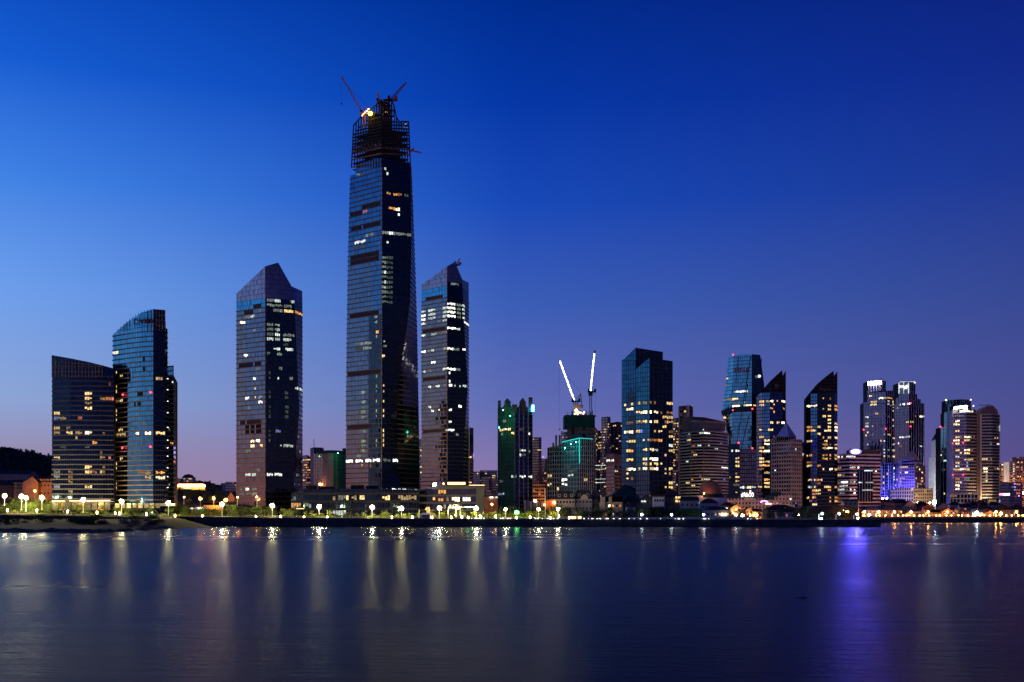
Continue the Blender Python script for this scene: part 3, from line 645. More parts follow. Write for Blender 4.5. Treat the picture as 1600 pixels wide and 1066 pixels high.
T4, v4 = tower('skyscraper', 'tallest tower, its top an open steel frame with cranes', 'skyscraper', [(lf, 924), ([(596.8, 250), (596, 800)], 900), (c4, 909), (rt, 935)], [274, 247, 256, 262], fh=4.35,
    gl=['g_blue', 'g_ink', 'g_shell'], band=(.75, .4, ['taupe', 'smoke', 'taupe']), cw=[1.7, 1.7, 2.0], post=[(1, .5, 'gray')], zones=[(0, 0, .72, 400, 490, 1, 'g_slate'), (0, .62, 1, 492, 800, 1, 'g_ink'), (0, 0, .62, 492, 640, 1, 'g_slate'), (0, 0, .62, 640, 800, 1, 'g_rosereflect')],  # dark right face and rose lower panes: shade and reflection put into colour
    prof={0: [(.18, 273), (.181, 257), (.7, 250), (.701, 248)]},
    lit=rows+' '+cells+' 604-612@302O 613-620@302O 620-627@303o 630-640@304g 607-616@325O 616-624@325Z 622-626@332X 595-606@365w 606-614@367X 615-630@368w 630-643@369w 602-608@378W 554-560@378X 560-571@377X 572-576@371w 577-584@369w 553-573@388g 568-573@329R 601-603@265W 602-605@273W 556-563@273w 565-571@270g 587-592@517O 554-567@540w 567-580@538w 554-567@549g 567-580@547w 600-603@535W 600-603@544w 541-546@724X 546-552@724X 557-561@723X 561-567@723X 572-580@721X 582-594@721X 598-609@721w 614-622@721X 558-564@715w 564-571@715b 564-568@731O 578-580@729o 612-620@766X 621-627@766W 628-634@767W 637-645@768w 648-653@768w 598-610@776Y 612-618@776y 628-634@776y 604-606@766w '
    '547-565@332N 566-594@318N 548-566@360N 567-594@350N 547-593@397N 547-593@405N 546-593@494N 544-593@583N 543-580@669N 580-594@581N')
SB = ' '
# steel frame
fr = T4
def fpt(face, u, py):
    if face == 'L': Yv = 923-23*u; px = (552.5+(549.5-552.5)*max(0, (py-196)/60))*(1-u)+596.5*u
    else: Yv = 901+12*u; px = 596.5*(1-u)+(638.5+max(0, (py-190)/60)*2.5)*u
    return P(px, py, Yv)
def ftop(face, u):
    if face == 'L': return 196-40*u if u > .28 else 196-14*u/.28*1.0
    return 156-1*u/.4 if u < .4 else (155+(u-.4)/.18*35 if u < .58 else 190)
levels = [190, 195, 200, 205, 210, 215, 219, 224, 229]
for face, nn in (('L', 11), ('R', 11)):
    for k in range(nn+1):
        u = k/nn
        if face == 'R' and k == 0: continue
        t_ = ftop(face, u); member('steel_column', fpt(face, u, 262), fpt(face, u, t_), 1.0, M['steel'], fr)
        if k < nn:
            u2 = (k+1)/nn
            member('steel_beam', fpt(face, u, ftop(face, u)), fpt(face, u2, ftop(face, u2)), .8, M['steel'], fr)
    for py in ([157, 165, 172, 181] if face == 'R' else [165, 174, 183])+levels:
        ok = [k/nn for k in range(nn+1) if ftop(face, k/nn) < py-1+(16 if False else 0)]
        if len(ok) >= 2: sl = 0 if face == 'R' else 12; member('steel_beam', fpt(face, ok[0], py+(sl*(1-ok[0]))*.9), fpt(face, ok[-1], py+(sl*(1-ok[-1]))*.9+(2*ok[-1] if face == 'R' else 0)), 1.1, M['steel'], fr)
for k in range(8):      # pale zigzag truss
    u = k/8; u2 = (k+.5)/8; u3 = (k+1)/8
    yb = lambda u: 240-9*u; yt = lambda u: 231-9*u
    member('brace', fpt('L', u, yb(u)), fpt('L', u2, yt(u2)), .9, M['rust'], fr); member('brace', fpt('L', u2, yt(u2)), fpt('L', u3, yb(u3)), .9, M['rust'], fr)
for k in range(6):
    u = .58+k*.07; member('brace', fpt('R', u, 190+(k % 2)*6), fpt('R', u+.07, 196-(k % 2)*6), .45, M['steel'], fr)
for py in (231, 240, 252):
    member('steel_beam', fpt('L', 0, py+10), fpt('L', 1, py), 1.0, M['rust'], fr); member('steel_beam', fpt('R', 0, py), fpt('R', 1, py+3), 1.0, M['bronze'], fr)
for i, py in enumerate((262, 252, 242, 231, 219, 210, 200)):           # floor slabs
    b = MB(); a0 = P(551, py+9, 923); a1 = P(596.5, py-1, 902); a2 = P(638, py+1, 912); a3 = P(606, py, 940)
    z = P(597, py, 901).z
    for q in (a0, a1, a2, a3): q.z = z
    lo = [Vector((q.x, q.y, z-.8)) for q in (a0, a1, a2, a3)]
    b.poly([a0, a1, a2, a3]); b.poly(lo)
    for q in range(4): b.poly([lo[q], lo[(q+1) % 4], (a0, a1, a2, a3)[(q+1) % 4], (a0, a1, a2, a3)[q]])
    b.build('floor_slab', M['darkgray'], fr)
b = MB(); cx, cy = X(597, 922), 922; b.box(cx-12, cx+8, cy-6, cy+8, Z(275, 922), Z(182, 922)); b.box(cx-1, cx+7, cy-5, cy+3, Z(182, 922), Z(163, 922)); b.build('concrete_core', M['core'], fr)

for k in range(7):
    px = 599+k*2.1; member('steel_column', P(px, 192, 913), P(px, 160+k, 913), .4, M['rust'], fr)
for k in range(26):
    px = random.uniform(591, 638); py = random.uniform(157, 200) if px < 615 else random.uniform(192, 202); bulb('work_lamp', P(px, py, random.uniform(905, 912)), .4, random.choice(('lit_G', 'lit_Y', 'lit_y', 'lit_G')), fr)
tag(bulb('floodlight', P(578.5, 177.5, 904), 1.9, 'em_work'), 'glaring yellow floodlight on the crane deck of the tallest tower', 'floodlight')
def luffer(name, label, base, tip, w, m, mast=None, aframe=None, hook=None, boom='em_led', led=False, cw=None, n=14, t=.32):
    r = thing(name, label, 'crane', base)
    mb = MB(); lattice(mb, base, tip, w, n, t, w*.6); mb.build('jib', M[m], r, stuff=True)
    if mast is not None:
        mb = MB(); lattice(mb, mast, base, w*1.2, max(3, n//2), t); mb.build('mast', M[m], r, stuff=True)
        d = MB(); bb = Vector(base); d.box(bb.x-w*1.6, bb.x+w*3.2, bb.y-w, bb.y+w, bb.z-.8, bb.z+.5); d.box(bb.x+w*2, bb.x+w*3.2, bb.y-w*.9, bb.y+w*.9, bb.z+.5, bb.z+2.6); d.build('machinery_deck', M['darkmetal' if led else m], r)
        c = MB(); c.box(bb.x-w*1.5, bb.x-w*.3, bb.y-w-1.2, bb.y-w+.4, bb.z+.5, bb.z+2.8); c.build('cab', M['darkglass'], r)
    if aframe is not None:
        a = MB(); bb = Vector(base); ap = Vector(aframe); a.bar(bb, ap, .45); a.bar(bb+Vector((w*2.6, 0, .5)), ap, .45); a.build('a_frame', M[m], r)
        member('pendant_cable', ap, Vector(base).lerp(Vector(tip), .82), .16, M['darkmetal'], r)
    if hook is not None:
        member('hoist_cable', tip, hook, .12, M['darkmetal'], r); h = MB(); h.lathe([(0, -1.2), (.7, -.6), (.5, .6), (0, 1)], 6, hook); h.build('hook_block', M['darkmetal'], r)
    return r
luffer('luffing_crane', 'left orange luffing crane leaning out from the steel frame of the tallest tower', P(568, 178, 910), P(533, 119, 906), 1.8, 'cranepaint', P(570, 200, 910), P(575, 166, 910), P(533.5, 162, 906))
luffer('luffing_crane', 'right orange luffing crane jib rising behind the steel frame', P(611, 156, 924), P(634.5, 129, 928), 1.8, 'cranepaint', P(608, 180, 924))
luffer('luffing_crane', 'short orange crane seen end on between the two jibs', P(593, 160, 920), P(590.5, 145, 890), 1.6, 'cranepaint', P(594, 185, 920), n=6)
luffer('derrick_crane', 'small low derrick arm sticking out right of the steel frame', P(641, 235, 912), P(659, 239, 908), 1.0, 'cranepaint', P(640, 243, 912), n=7, t=.25)
for k in range(9):
    px = 566+k*1.3; bulb('deck_light', P(px, 180-k*1.2+random.uniform(-1, 1), 905), .55, 'em_warmstrip', fr)
# -- right chisel tower
ch5 = [(721, 400), (723.5, 470), (727, 540), (731, 600), (728, 650), (724, 700), (722, 790)]
L5 = ' '.join('658.5-664@%.1f%s 669-673@%.1fW 674.5-680@%.1fW 684-688@%.1fw 692-698@%.1fW 699-712@%.1f%s 713-721@%.1fw 723-726@%.1fW' % (485.5+d, 'WX'[d > 5], 483.2+d, 482.4+d, 481.2+d, 480+d, 478.6+d, 'X', 479+d, 480+d) for d in (0, 6.4, 12.4, 18.4))
T5, v5 = chisel('shorter chisel topped tower right of the tallest one', 658.3, 698.5, 732.5, 878,
    ([445, 416.5, 436.5, 442], 462, {1: [(.52, 409.5), (.55, 410)], 2: [(.02, 437)]}, [(0, 0, 1, 380, 449, 1, 'g_crown'), (0, 0, 1, 449, 464, 1, 'g_azure'), (1, 0, 1, 380, 440, 1, 'g_crown'), (2, 0, 1, 380, 452, 2, 'g_crown'), (0, 0, 1, 500, 800, 1, 'g_rosereflect'), (2, 0, 1, 590, 790, 2, 'g_teal')]),  # rose panes below: sky reflection painted as glass tint
    L5+' 723-733@503X 658.5-665@523W 674-682@521W 684-698@518w 699-712@517X 712-720@518W 659-665@552X 668-673@551w 675-679@550W 692-698@547W 699-708@546X 709-718@547w 723.5-728@547X 673-680@567.5X 692-698@577W 699-711@576X 712-720@577w 702-705@583X 660-665@581W 670-673@580w 702-705@597X 670-674@606W 675-679@605w 680-688@604W 692-697@602w 700-707@602X 709-711@602W 716-721@603W 722-727@603W 727-732@604w 669-673@635W 674-679@640X 684-688@645Y 702-705@638,644,661X 715-720@638X 692.5-698@676W 699-711@676X 713-716@678w 704-717@447w '
    '665-690@468T 660-697@515N 661-697@593N 661-697@672N 680-692@466T', [], ch5, fh=3.5)
luffer('derrick_crane', 'little crane on the tip of the shorter chisel topped tower', P(713, 414, 888), P(718.5, 404, 884), 1.0, 'cranepaint', P(712, 420, 888), hook=P(720, 412, 884), n=5, t=.25)
# -- podiums
P1, vp = tower('podium', 'dark low podium stretching between the chisel tower and the tallest tower', 'podium', [(455, 836), (474, 832), (570, 832), (597, 830), (655, 834)], [772, 764, 764, 764, 766], fh=6.2, gl='g_ink', band=(1.6, .4, 'smoke'), cw=2.2, core='smoke',
    lit='540-546@776Y 549-558@777y 560-569@776Y 519-522@775y 528-540@775w 459-464@776w 478-486@786w 458-467@795y 454-470@794O 514-527@806W 528-541@806W 597-610@777Y 620-632@777y 632-650@777y')
for a, c, t_ in ((478, 492, 758.5), (497, 520, 760.5), (548, 566, 757.5), (572, 590, 759)): b = MB(); b.box(X(a, 842), X(c, 842), 842, 852, Z(765, 842), Z(t_, 842)); b.build('plant_room', M['smoke'], P1)
b = MB(); b.box(X(462, 828), X(476, 828), 824, 832, Z(794.5, 828), Z(792.5, 828)); b.build('entrance_canopy', M['darkgray'], P1); strip('canopy_light', P(463, 795, 825), P(475, 795, 825), .3, 'em_warmstrip', P1)
P2, vp2 = tower('podium', 'grey stone podium below the shorter chisel tower with lit upper windows', 'podium', [(655, 842), (676, 838), (744, 836), (757, 838)], [768, 759, 759, 759], fh=6.0, gl=['g_ink', 'g_brown', 'g_brown'], band=(1.6, .3, 'darkgray'), cw=2.2, core='smoke',
    zones=[(2, 0, 1, 700, 900, 2, 'core')], lit='686-692@768O 693-699@768O 677-681@777O 686-691@777O 696-703@778y 706-713@778Z 713-719@778Z 722-725@779X 727-731@779X 733-737@779X 700-706@789W 694-696@790w')
b = MB(); b.box(X(744, 834), X(757, 834), 833.5, 835.2, 5, Z(759, 834)); b.box(X(676, 834), X(757, 834), 833.6, 835.4, Z(764, 834), Z(758.6, 834)); b.build('stone_frame', M['darkgray'], P2)
strip('glowing_soffit', P(699.5, 755.5, 836), P(727, 755.5, 836), 1.9, 'em_hotstrip', P2); strip('roof_edge_light', P(733, 758.3, 834), P(757, 758.3, 834), .35, 'em_warmstrip', P2)
tag(bulb('floodlight', P(679, 757, 834), 1.3, 'em_white'), 'white floodlight glaring on the podium roof by the shorter chisel tower', 'floodlight')
bulb('roof_lamp', P(693, 756, 836), .9, 'lit_X', P2)

def bylabel(t): return next(o for o in S.objects if str(o.get('label', '')).startswith(t))

# ================================================================== MIDDLE DISTRICT
resi = dict(fh=3.2, cw=2.6, band=(1.5, .25, 'beige'))
# behind the chisel towers
tower('apartment_block', 'pinkish apartment tower in the gap left of the tallest tower', 'apartment block', [(472, 1300), (480, 1292), (485, 1296)], [712, 711, 714], lit='473-475@720,735,745,752Y 476-481@718,726O 478-484@741,748,755R 480-484@735O', fh=3.2, cw=2.4, gl='g_brown', band=(1.3, .25, 'pink'), rnd=[((0, 1), 712, 760, .22, 'oRYo')])
TG, vg = tower('office_block', 'reddish stepped office block with a green lit drum roof', 'office block', [(484.5, 1190), (490.5, 1180), (504, 1180)], [700.5, 699, 699.5], lit='491.5-500@739Y 494-497@749W 498-502@748o', fh=4.2, cw=3., gl=['core', 'g_brown'], core='pink', band=(1.3, .2, 'pink'), bandtop=712, zones=[(1, 0, 1, 690, 709, 0, 'greenhoard'), (0, 0, 1, 690, 800, 0, 'pink')])
E_ = [(490, 1178), (504, 1168), (513, 1163), (521, 1162), (530, 1166), (541, 1178)]
volume(TG, E_, [709, 708, 707, 707, 708, 710], fh=4.2, cw=3., gl=['g_brown', 'pink', 'pink', 'greenpane', 'greenpane'], core='pink', band=None, fins=[(1, 2, .8, .3, 'orange'), (2, 2, .8, .3, 'orange'), (3, 2, .8, .3, 'greenhoard'), (4, 2, .8, .3, 'greenhoard')], roof='darkgray')  # right bays: green wash of light put into pane and fin colours
b = MB(); b.lathe([(20, 0), (17, 2.2), (10, 3.8), (0, 4.4)], 20, (X(519, 1178), 1180, Z(709.5, 1178))); b.build('drum_roof', M['darkgray'], TG)
bulb('green_roof_lamp', P(528, 708.5, 1150), .4, 'em_greenhi', TG); bulb('green_roof_lamp', P(500, 713, 1172), .9, 'em_green', TG); strip('roof_antenna', P(490.6, 699, 1182), P(490.6, 686, 1182), .5, 'darkmetal', TG)
bulb('orange_facade_lamp', P(500, 757, 1168), 1.2, 'em_orangebulb', TG)
tower('apartment_block', 'plain dark block rising just left of the tallest tower', 'apartment block', [(535, 1250), (544, 1250)], [700.5, 700.5], fh=3.4, cw=2.6, band=(1.3, .2, 'bronze'), gl='g_brown', core='bronze')
tower('apartment_block', 'narrow lit apartment tower between the tallest and the shorter chisel tower', 'apartment block', [(652, 1250), (661, 1245)], [686, 686], fh=3.4, cw=2.4, band=(1.3, .25, 'gray'), gl='g_brown', lit='656-659@705,713,729,737,741Y 653-656@700,720,731w')
tower('apartment_block', 'brown apartment tower with orange bands right of the shorter chisel tower', 'apartment block', [(727, 1150), (734, 1146), (740, 1148)], [668, 668, 669], fh=4.0, cw=2.6, band=(1.9, .3, 'orange'), bandtop=713, gl='g_brown', core='brick', lit='733-736@716.5,753Y')
strip('blue_sign_light', P(739.8, 708, 1145), P(739.8, 716, 1145), .8, 'lit_V', bylabel('brown apartment tower with orange bands'))
for a in (('low grey rooftop block peeping over the stone podium', 740, 750, 737, 1500, 'gray', '744-747@742Y'), ('grey apartment slab with three lit windows beyond the podium', 750, 777, 735, 1500, 'gray', '757-760@741Y 768-775@744,746Y'), ('orange lit apartment block beyond the podium roof', 752, 764, 745.5, 1400, 'orange', ''), ('dark brick block beside the castle topped tower', 764, 778, 747, 1380, 'brick', ''), ('orange banded low block over the sodium lamp', 757, 767, 766, 1150, 'orange', '')):
    tower('apartment_block', a[0], 'apartment block', [(a[1], a[4]), (a[2], a[4]-6)], [a[3], a[3]], fh=3.3, cw=2.6, band=(1.5, .25, a[5]), gl='g_brown', core=a[5], lit=a[6], rnd=[((0,), 735, 790, .05, 'yo')])
b = MB(); b.box(X(757, 1100), X(779, 1100), 1100, 1112, 4, Z(776, 1100)); b.build('wall', M['orange'], thing('low_house', 'plain low house glowing orange under a sodium lamp', 'house', (X(768, 1100), 1100, 5)))
o_ = bpy.data.objects['low_house']; strip('roof_sign', P(765.5, 777.5, 1099), P(770.5, 777.3, 1099), 1.4, 'lit_X', o_); strip('roof_sign', P(774, 777, 1099), P(778, 777, 1099), 1.4, 'lit_X', o_)
# castle topped tower
T6, v6 = tower('castle_tower', 'dark tower with castle like turrets washed in green light', 'tower', [(778, 962), (804, 946), (832, 956)], [637, 636, 637], fh=4.0, cw=[2.2, 2.4], gl=['greenpane', 'g_royal'], band=(.7, .2, 'darkgray'),
    fins=[(0, 2, .5, .35, 'darkgray'), (1, 2, .6, .4, 'gray')],
    lit='781-788@669.5Y 788-793@669.5Z 793-799@669Y 786-790@660w 784-787@677w 800-803@680Y 824-828@681X 810-813@670g 815-818@670g 811-813@702w 815-823@707W 824-830@708w 810-814@712W 815-823@713.5w 810-813@746W 815-822@746X 824-831@746X 798-800@747W 802-805@746w 781-785@751w 779-786@773b 785-788@772W')
def turret(pts, Y, d, name='turret'):
    b = MB(); f = [P(px, py, Y) for px, py in pts]; k = [q+Vector((0, d, 0)) for q in f]; b.poly(f); b.poly(k)
    for i in range(len(f)): b.poly([f[i], f[(i+1) % len(f)], k[(i+1) % len(f)], k[i]])
    return b.build(name, M['darkgray'], T6)
turret([(778, 645), (778, 626), (782.5, 626), (782.5, 645)], 960, 6); turret([(786, 645), (786, 636), (788, 632), (788.3, 627), (790.5, 624.5), (791, 623), (794.5, 623), (795, 624.5), (798, 627.5), (798, 633), (800, 638), (800, 645)], 952, 8)
turret([(800, 645), (800, 632), (808, 632), (808, 645)], 945.5, 8); turret([(809.5, 645), (809.5, 637), (811.5, 633), (811.7, 627.5), (814.5, 624.5), (815, 622.5), (818.5, 622.5), (819, 624.5), (821.5, 628), (821.8, 633.5), (823.5, 637), (823.5, 645)], 950, 8); turret([(826, 645), (826, 621), (832, 621), (832, 645)], 955.5, 6)
strip('cyan_sign', P(832.6, 633, 954), P(832.6, 643, 954), 1.7, 'em_cyan', T6); bulb('green_flood', P(786, 641, 943), .32, 'em_greenhi', T6); bulb('green_flood', P(797, 650, 938), .28, 'em_greenhi', T6); bulb('green_flood', P(780, 668, 946), .25, 'em_greenhi', T6)
# blocks right of it
for a in (('plain reddish apartment tower right of the castle topped tower', 830, 846, 684, 1250, 'brick', '833-835@688Y 840-846@703Y'), ('short reddish apartment block with a bright roof sign', 845, 856, 717, 1300, 'brick', '850-853@742Y 848-851@750R 850-854@751R'), ('low block with bright orange striped floors', 832.5, 855, 754, 1050, 'orange', '841-843@773Y')):
    q, _ = tower('apartment_block', a[0], 'apartment block', [(a[1], a[4]+8), (a[2]-4, a[4]), (a[2], a[4]+6)], [a[3]]*3, fh=3.3 if a[4] > 1100 else 3.6, cw=2.6, band=(1.4 if a[4] > 1100 else 2.0, .25, a[5]), gl='g_brown', core=a[5], lit=a[6], rnd=[((0, 1), 690, 790, .03, 'yo')])
    if a[3] == 717: strip('roof_sign', P(846.5, 714.5, 1298), P(850.5, 714.5, 1298), 3, 'lit_V', q)
    if a[3] == 754: bulb('orange_lamp', P(836, 783, 1035), 1.4, 'em_sodfac', q)
PW = thing('pavilion', 'pale blue low building of tall wall panels by the castle topped tower', 'building', (X(832, 900), 900, 5))
for k in range(7):
    px = 819+4.5*k; b = MB(); b.box(X(px, 900), X(px+3, 900), 900+.3*k, 908, 4, Z(782+.6*k, 900)); b.build('wall_panel', M['bluewall' if k % 2 else 'pale'], PW)
b = MB(); b.box(X(818, 905), X(851, 905), 904, 914, 4, Z(785, 905)); b.build('wall', M['darkgray'], PW)
RH = thing('low_house', 'small red walled house lit by an orange lamp left of the mansard houses', 'house', (X(862, 900), 900, 5))
b = MB(); b.box(X(850, 900), X(871, 900), 898, 908, 4, Z(781, 900)); b.build('wall', M['brick'], RH); bulb('orange_lamp', P(866, 785.5, 896), 1.0, 'em_orangebulb', RH); bulb('orange_lamp', P(851, 789, 896), .7, 'em_orangebulb', RH)
# teal lit office with the unfinished core behind
T7, v7 = tower('office_building', 'office building with a teal lit glass front and grey ribbed wings', 'office building', [(855.5, 1010), (877.5, 1002), (905.5, 990), (927, 1000)], [700, 695, 685, 686], fh=4.3, cw=[2.6, 3.2, 2.4], gl=['g_brown', 'tealpane', 'g_violet'], core='gray',
    band=(1.0, .25, 'gray'), bandfac=None, fins=[(0, 1, .7, .4, 'gray'), (2, 1, .7, .45, 'pale')], prof={1: [(.15, 691), (.2, 688)]},
    lit='857-859@746Y 860-862.5@746Y 857-859@757Y 860-862.5@757Y 870-873@767Y 878-886@751X 878-886@761X 887-896@745W 913-918@751Y 882-895@706g 880-890@728g 887-900@737g', zones=[(0, .85, 1, 600, 800, 1, 'g_green')])
strip('roof_light_strip', P(878, 691, 997), P(905.5, 684.6, 989), .6, 'em_teal', T7); strip('roof_light_strip', P(905.8, 684.6, 989), P(926, 686, 999), .5, 'em_teal', T7); strip('edge_light_strip', P(905.5, 686, 989), P(905.5, 724, 989), .5, 'em_teal', T7); strip('edge_light_strip', P(905.5, 724, 989), P(905.5, 762, 989), .4, 'pale', T7)
for px, py in ((883, 700), (892, 694), (900, 691)): bulb('teal_flood', P(px, py, 982), .3, 'em_tealhi', T7)
for px, py in ((869, 680), (874.5, 680), (864.5, 692)): strip('chimney', P(px, 702, 1003), P(px, py, 1003), 1.4, 'bronze', T7)
TC, vc = tower('concrete_core', 'raw concrete tower core wrapped in dark netting with two lit cranes', 'construction tower', [(886, 1040), (905, 1030), (930, 1036)], [664, 664, 664], fh=4.2, cw=3.4, gl='concrete', core='concrete', band=(.5, .1, 'darkgray'), lit='894-896@672,678D 911-913@672,680D', back=20)
b = MB()
for k in range(14): u = k/13; px = 882.3+47*u; b.bar(P(px, 668, 1026), P(px, 648.5, 1026), .25)
b.box(X(882, 1028), X(929.5, 1028), 1028, 1058, Z(668, 1028), Z(648.5, 1028)); b.build('netting_screen', M['net'], TC)
for k in range(22):
    px = random.uniform(883, 929); strip('scaffold_post', P(px, 649, 1030), P(px, random.uniform(640, 647), 1030), .5, 'darkmetal', TC)
for k in range(9): bulb('deck_light', P(random.uniform(898, 913), random.uniform(644, 648.5), 1029), .9, 'em_warmstrip', TC)
def ledcrane(label, base, tip, w, mast, aframe, hook, n, led):
    r = luffer('luffing_crane', label, base, tip, w, 'cranedark', mast, aframe, hook, n=n, t=.3, led=True)
    b = MB(); a = Vector(base).lerp(Vector(tip), .04)-Vector((0, w*.7, 0)); z = Vector(base).lerp(Vector(tip), .97)-Vector((0, w*.7, 0)); nl = int((z-a).length/1.6)
    for k in range(nl+1): bulb('jib_lamp', a.lerp(z, k/nl), .7*(1.2 if k % 3 == 0 else .9), led, r)
    return r
c1 = ledcrane('luffing crane with a warm glowing jib leaning to the left', P(897.5, 627, 1036), P(874.3, 563.5, 1034), 1.9, P(902, 650, 1036), P(908, 615.5, 1040), P(874.5, 671, 1034), 16, 'em_led')
b = MB(); b.box(X(897, 1035), X(911.5, 1035), 1033, 1037, Z(637, 1035), Z(633.5, 1035)); b.bar(P(902, 633, 1036), P(908, 616, 1038), .6); b.bar(P(909, 633, 1036), P(908, 616, 1038), .6); b.build('slewing_deck', M['rust'], c1)
tag(bulb('floodlight', P(900.5, 641.5, 1030), 1.5, 'em_work'), 'bright floodlight below the glowing crane on the netted core', 'floodlight')
c2 = ledcrane('upright luffing crane with a cold white glowing jib', P(922.5, 612, 1040), P(928.6, 552, 1038), 1.8, P(923.2, 650, 1042), None, P(930.5, 650, 1038), 16, 'em_ledblue')
b = MB(); b.box(X(919.5, 1039), X(926, 1039), 1037, 1042, Z(618, 1039), Z(613, 1039)); b.build('slewing_deck', M['darkmetal'], c2); bulb('jib_head', P(929.5, 549.5, 1038), 1.2, 'darkmetal', c2)
# apartment towers behind
for a in (('dark plain block behind the teal lit office roof', 877, 887, 674, 1350, 'gray', [674, 675, 674], '878-880@684Y', .03), ('slim grey apartment tower beside the netted core', 926, 933, 668, 1200, 'bronze', [669, 668, 669], '926-928@677Z 928-931@684Y 932-935@703Y', .12), ('dark apartment tower with scattered yellow windows', 931, 941, 673, 1220, 'gray', [673, 673, 673], '937-939@683,694,697,700Y 934-936@693Y', .16),
          ('tall brown apartment tower with a lit stair column', 940, 954, 651, 1260, 'bronze', [652, 651, 652], '944-947@670,674Y 943-946@682,689,700Y 949-952@662,667Y', .1), ('flat topped dusky apartment slab behind the pink block', 953, 971.5, 660, 1280, 'pink', [661, 659, 660], '964-966@686W 968-970@688W', .03)):
    tower('apartment_block', a[0], 'apartment block', [(a[1], a[4]+8), ((a[1]*.35+a[2]*.65), a[4]), (a[2], a[4]+8)], a[6], fh=3.2, cw=2.2, band=(1.2, .2, a[5]), gl='g_brown', core='core', lit=a[7], rnd=[((0, 1), 660, 800, a[8], 'YyoYO')], fins=[(0, 3, .8, .35, a[5]), (1, 3, .8, .35, a[5])])
TPk, _ = tower('hotel_block', 'pink mid rise block with a plain parapet and a white sign line', 'hotel', [(947, 1130), (960, 1122), (971.5, 1128)], [709.5, 709, 710], fh=4.0, cw=2.8, gl='g_brown', core='pink', band=(1.7, .3, 'pink'), bandtop=727, fins=[(0, 2, 1.0, .32, 'pink'), (1, 2, 1.0, .32, 'pink')], zones=[(0, 0, 1, 690, 726, 1, 'pink'), (1, 0, 1, 690, 726, 1, 'pink')], lit='948-960@722X 961-966@739W')
for py in (727, 733, 748.5, 754): strip('floor_light', P(926, py+.5, 1195), P(946, py, 1195), .5, 'lit_W', bylabel('slim grey apartment tower'))
# big blue glass tower with notch
T9, v9 = tower('glass_tower', 'tall blue glass tower with a slanted notch cut in its roof', 'tower', [(971.5, 920), (993.2, 914), (1036, 924)], [563, 543.4, 550], fh=4.15, cw=2.2, gl=['g_teal', 'g_ink'], band=(.5, .08, 'darkgray'), prof={0: [(.14, 561.5)]}, fins=[(0, 1, .22, .15, 'darkgray'), (1, 2, .25, .15, 'darkgray')],
    zones=[(0, .45, 1, 668, 800, 0, 'g_ink'), (0, .3, .95, 618, 630, 0, 'g_ink'), (0, .5, 1, 652, 662, 0, 'g_ink'), (0, 0, .5, 730, 800, 0, 'g_navy')], lit='975-980@635Y 985-991@633Y 980-983@640Y 983-991@639.5Z 979-982@663y 983-990@662o 976-978@674Z 978.5-981@673,677Y 984-990@673Z 980-983@692Y 983.5-992@692Y 977-979@702Y 980-983@702Y 983-991@702O 980-983@717Y 983-988@717Y 980-983@732Y 983-992@732Z 980-983@741,751Y 985-990@751o')
v9b = volume(T9, [(993.6, 907), (1015, 900), (1051.4, 910)], [577, 559, 564.5], fh=4.15, cw=2.2, gl=['g_teal', 'g_ink'], band=(.5, .08, 'darkgray'), fins=[(0, 1, .22, .15, 'darkgray'), (1, 2, .25, .15, 'darkgray')], prof={1: [(.55, 562)]}, zones=[(0, 0, 1, 735, 800, 1, 'g_navy')],
    lit='998-999.5@629Y 1003-1006@629y 1009-1013@628w 1016-1019@629o 1020-1026@629o 1043-1051@631Y 993-995@646Y 997-999@646Y 1001-1006@645Y 1006-1013@644.5Z 1016-1019@644Z 1020-1028@644Z 1030-1034@646o 1043-1050@646o 1036-1042@651Y 1043-1051@652Y 994-995@661y 996-1000@661Y 1001-1003@661o 1006-1013@660Y 1016-1019@660Z 1020-1028@660Y 1038-1040@662o 1043-1051@662Y 992-1000@672Y 1001-1004@671B 1020-1022@671Y 1029-1034@671Y 1036-1042@671Y 1044-1050@673o 1044-1050@683Y 1006-1009@691W 1010-1013@691Y 1016-1027@691o 1029-1035@692O 1044-1051@698W 1006-1013@701Y 1016-1020@701Y 1021-1027@701W 1037-1041@708Y 1044-1051@708Y 1006-1008@717Y 1008-1013@717Z 1016-1020@717Z 1021-1028@717X 1003-1005@727O 1005-1013@727Y 1016-1019@727Y 1021-1028@727Y 1030-1034@727Y 998-999@732Y 1003-1005@732O 1006-1013@732Z 1016-1020@732Y 1021-1028@732Z 1037-1042@733Y 1044-1051@733Y 1037-1041@743Y 1044-1046@743y 1037-1041@763Y 1044-1051@759,764Y 1053-1055@762O')
# gap apartments
for a in (('warm lit apartment tower between the notched tower and the banded one', 1050, 1065, 653, 1250, '1052-1054@672,681,689,702,707,721,729,745Y 1057-1059@664,673,690,700,712,716Y', .25), ('lower apartment block filling the gap left of the banded building', 1050, 1064, 735, 1180, '1052-1054@752W 1060-1062@755W 1061-1063@764Y', .06)):
    tower('apartment_block', a[0], 'apartment block', [(a[1], a[4]+4), (1056.5, a[4]), (a[2], a[4]+6)], [a[3]]*3, fh=3.2, cw=2.0, band=(1.2, .2, 'brick'), gl='g_brown', core='core', lit=a[5], rnd=[((0, 1), 660, 770, a[6], 'YyOo')], fins=[(0, 3, .8, .35, 'brick'), (1, 3, .8, .35, 'gray')])
tower('apartment_block', 'square brown tower top rising behind the banded building', 'apartment block', [(1061.5, 1105), (1076, 1098), (1083, 1104)], [634.5, 633.5, 634], fh=3.4, cw=2.6, band=(1.0, .2, 'bronze'), gl=['g_brown', 'g_ink'], core='bronze', lit='1068-1070.5@645Y 1082-1084@634W', post=[(0, 1.2, 'pink'), (1, 1.2, 'pink')])
E11 = [(1063.5, 972), (1080, 955), (1099, 946), (1120, 952), (1137.5, 970)]
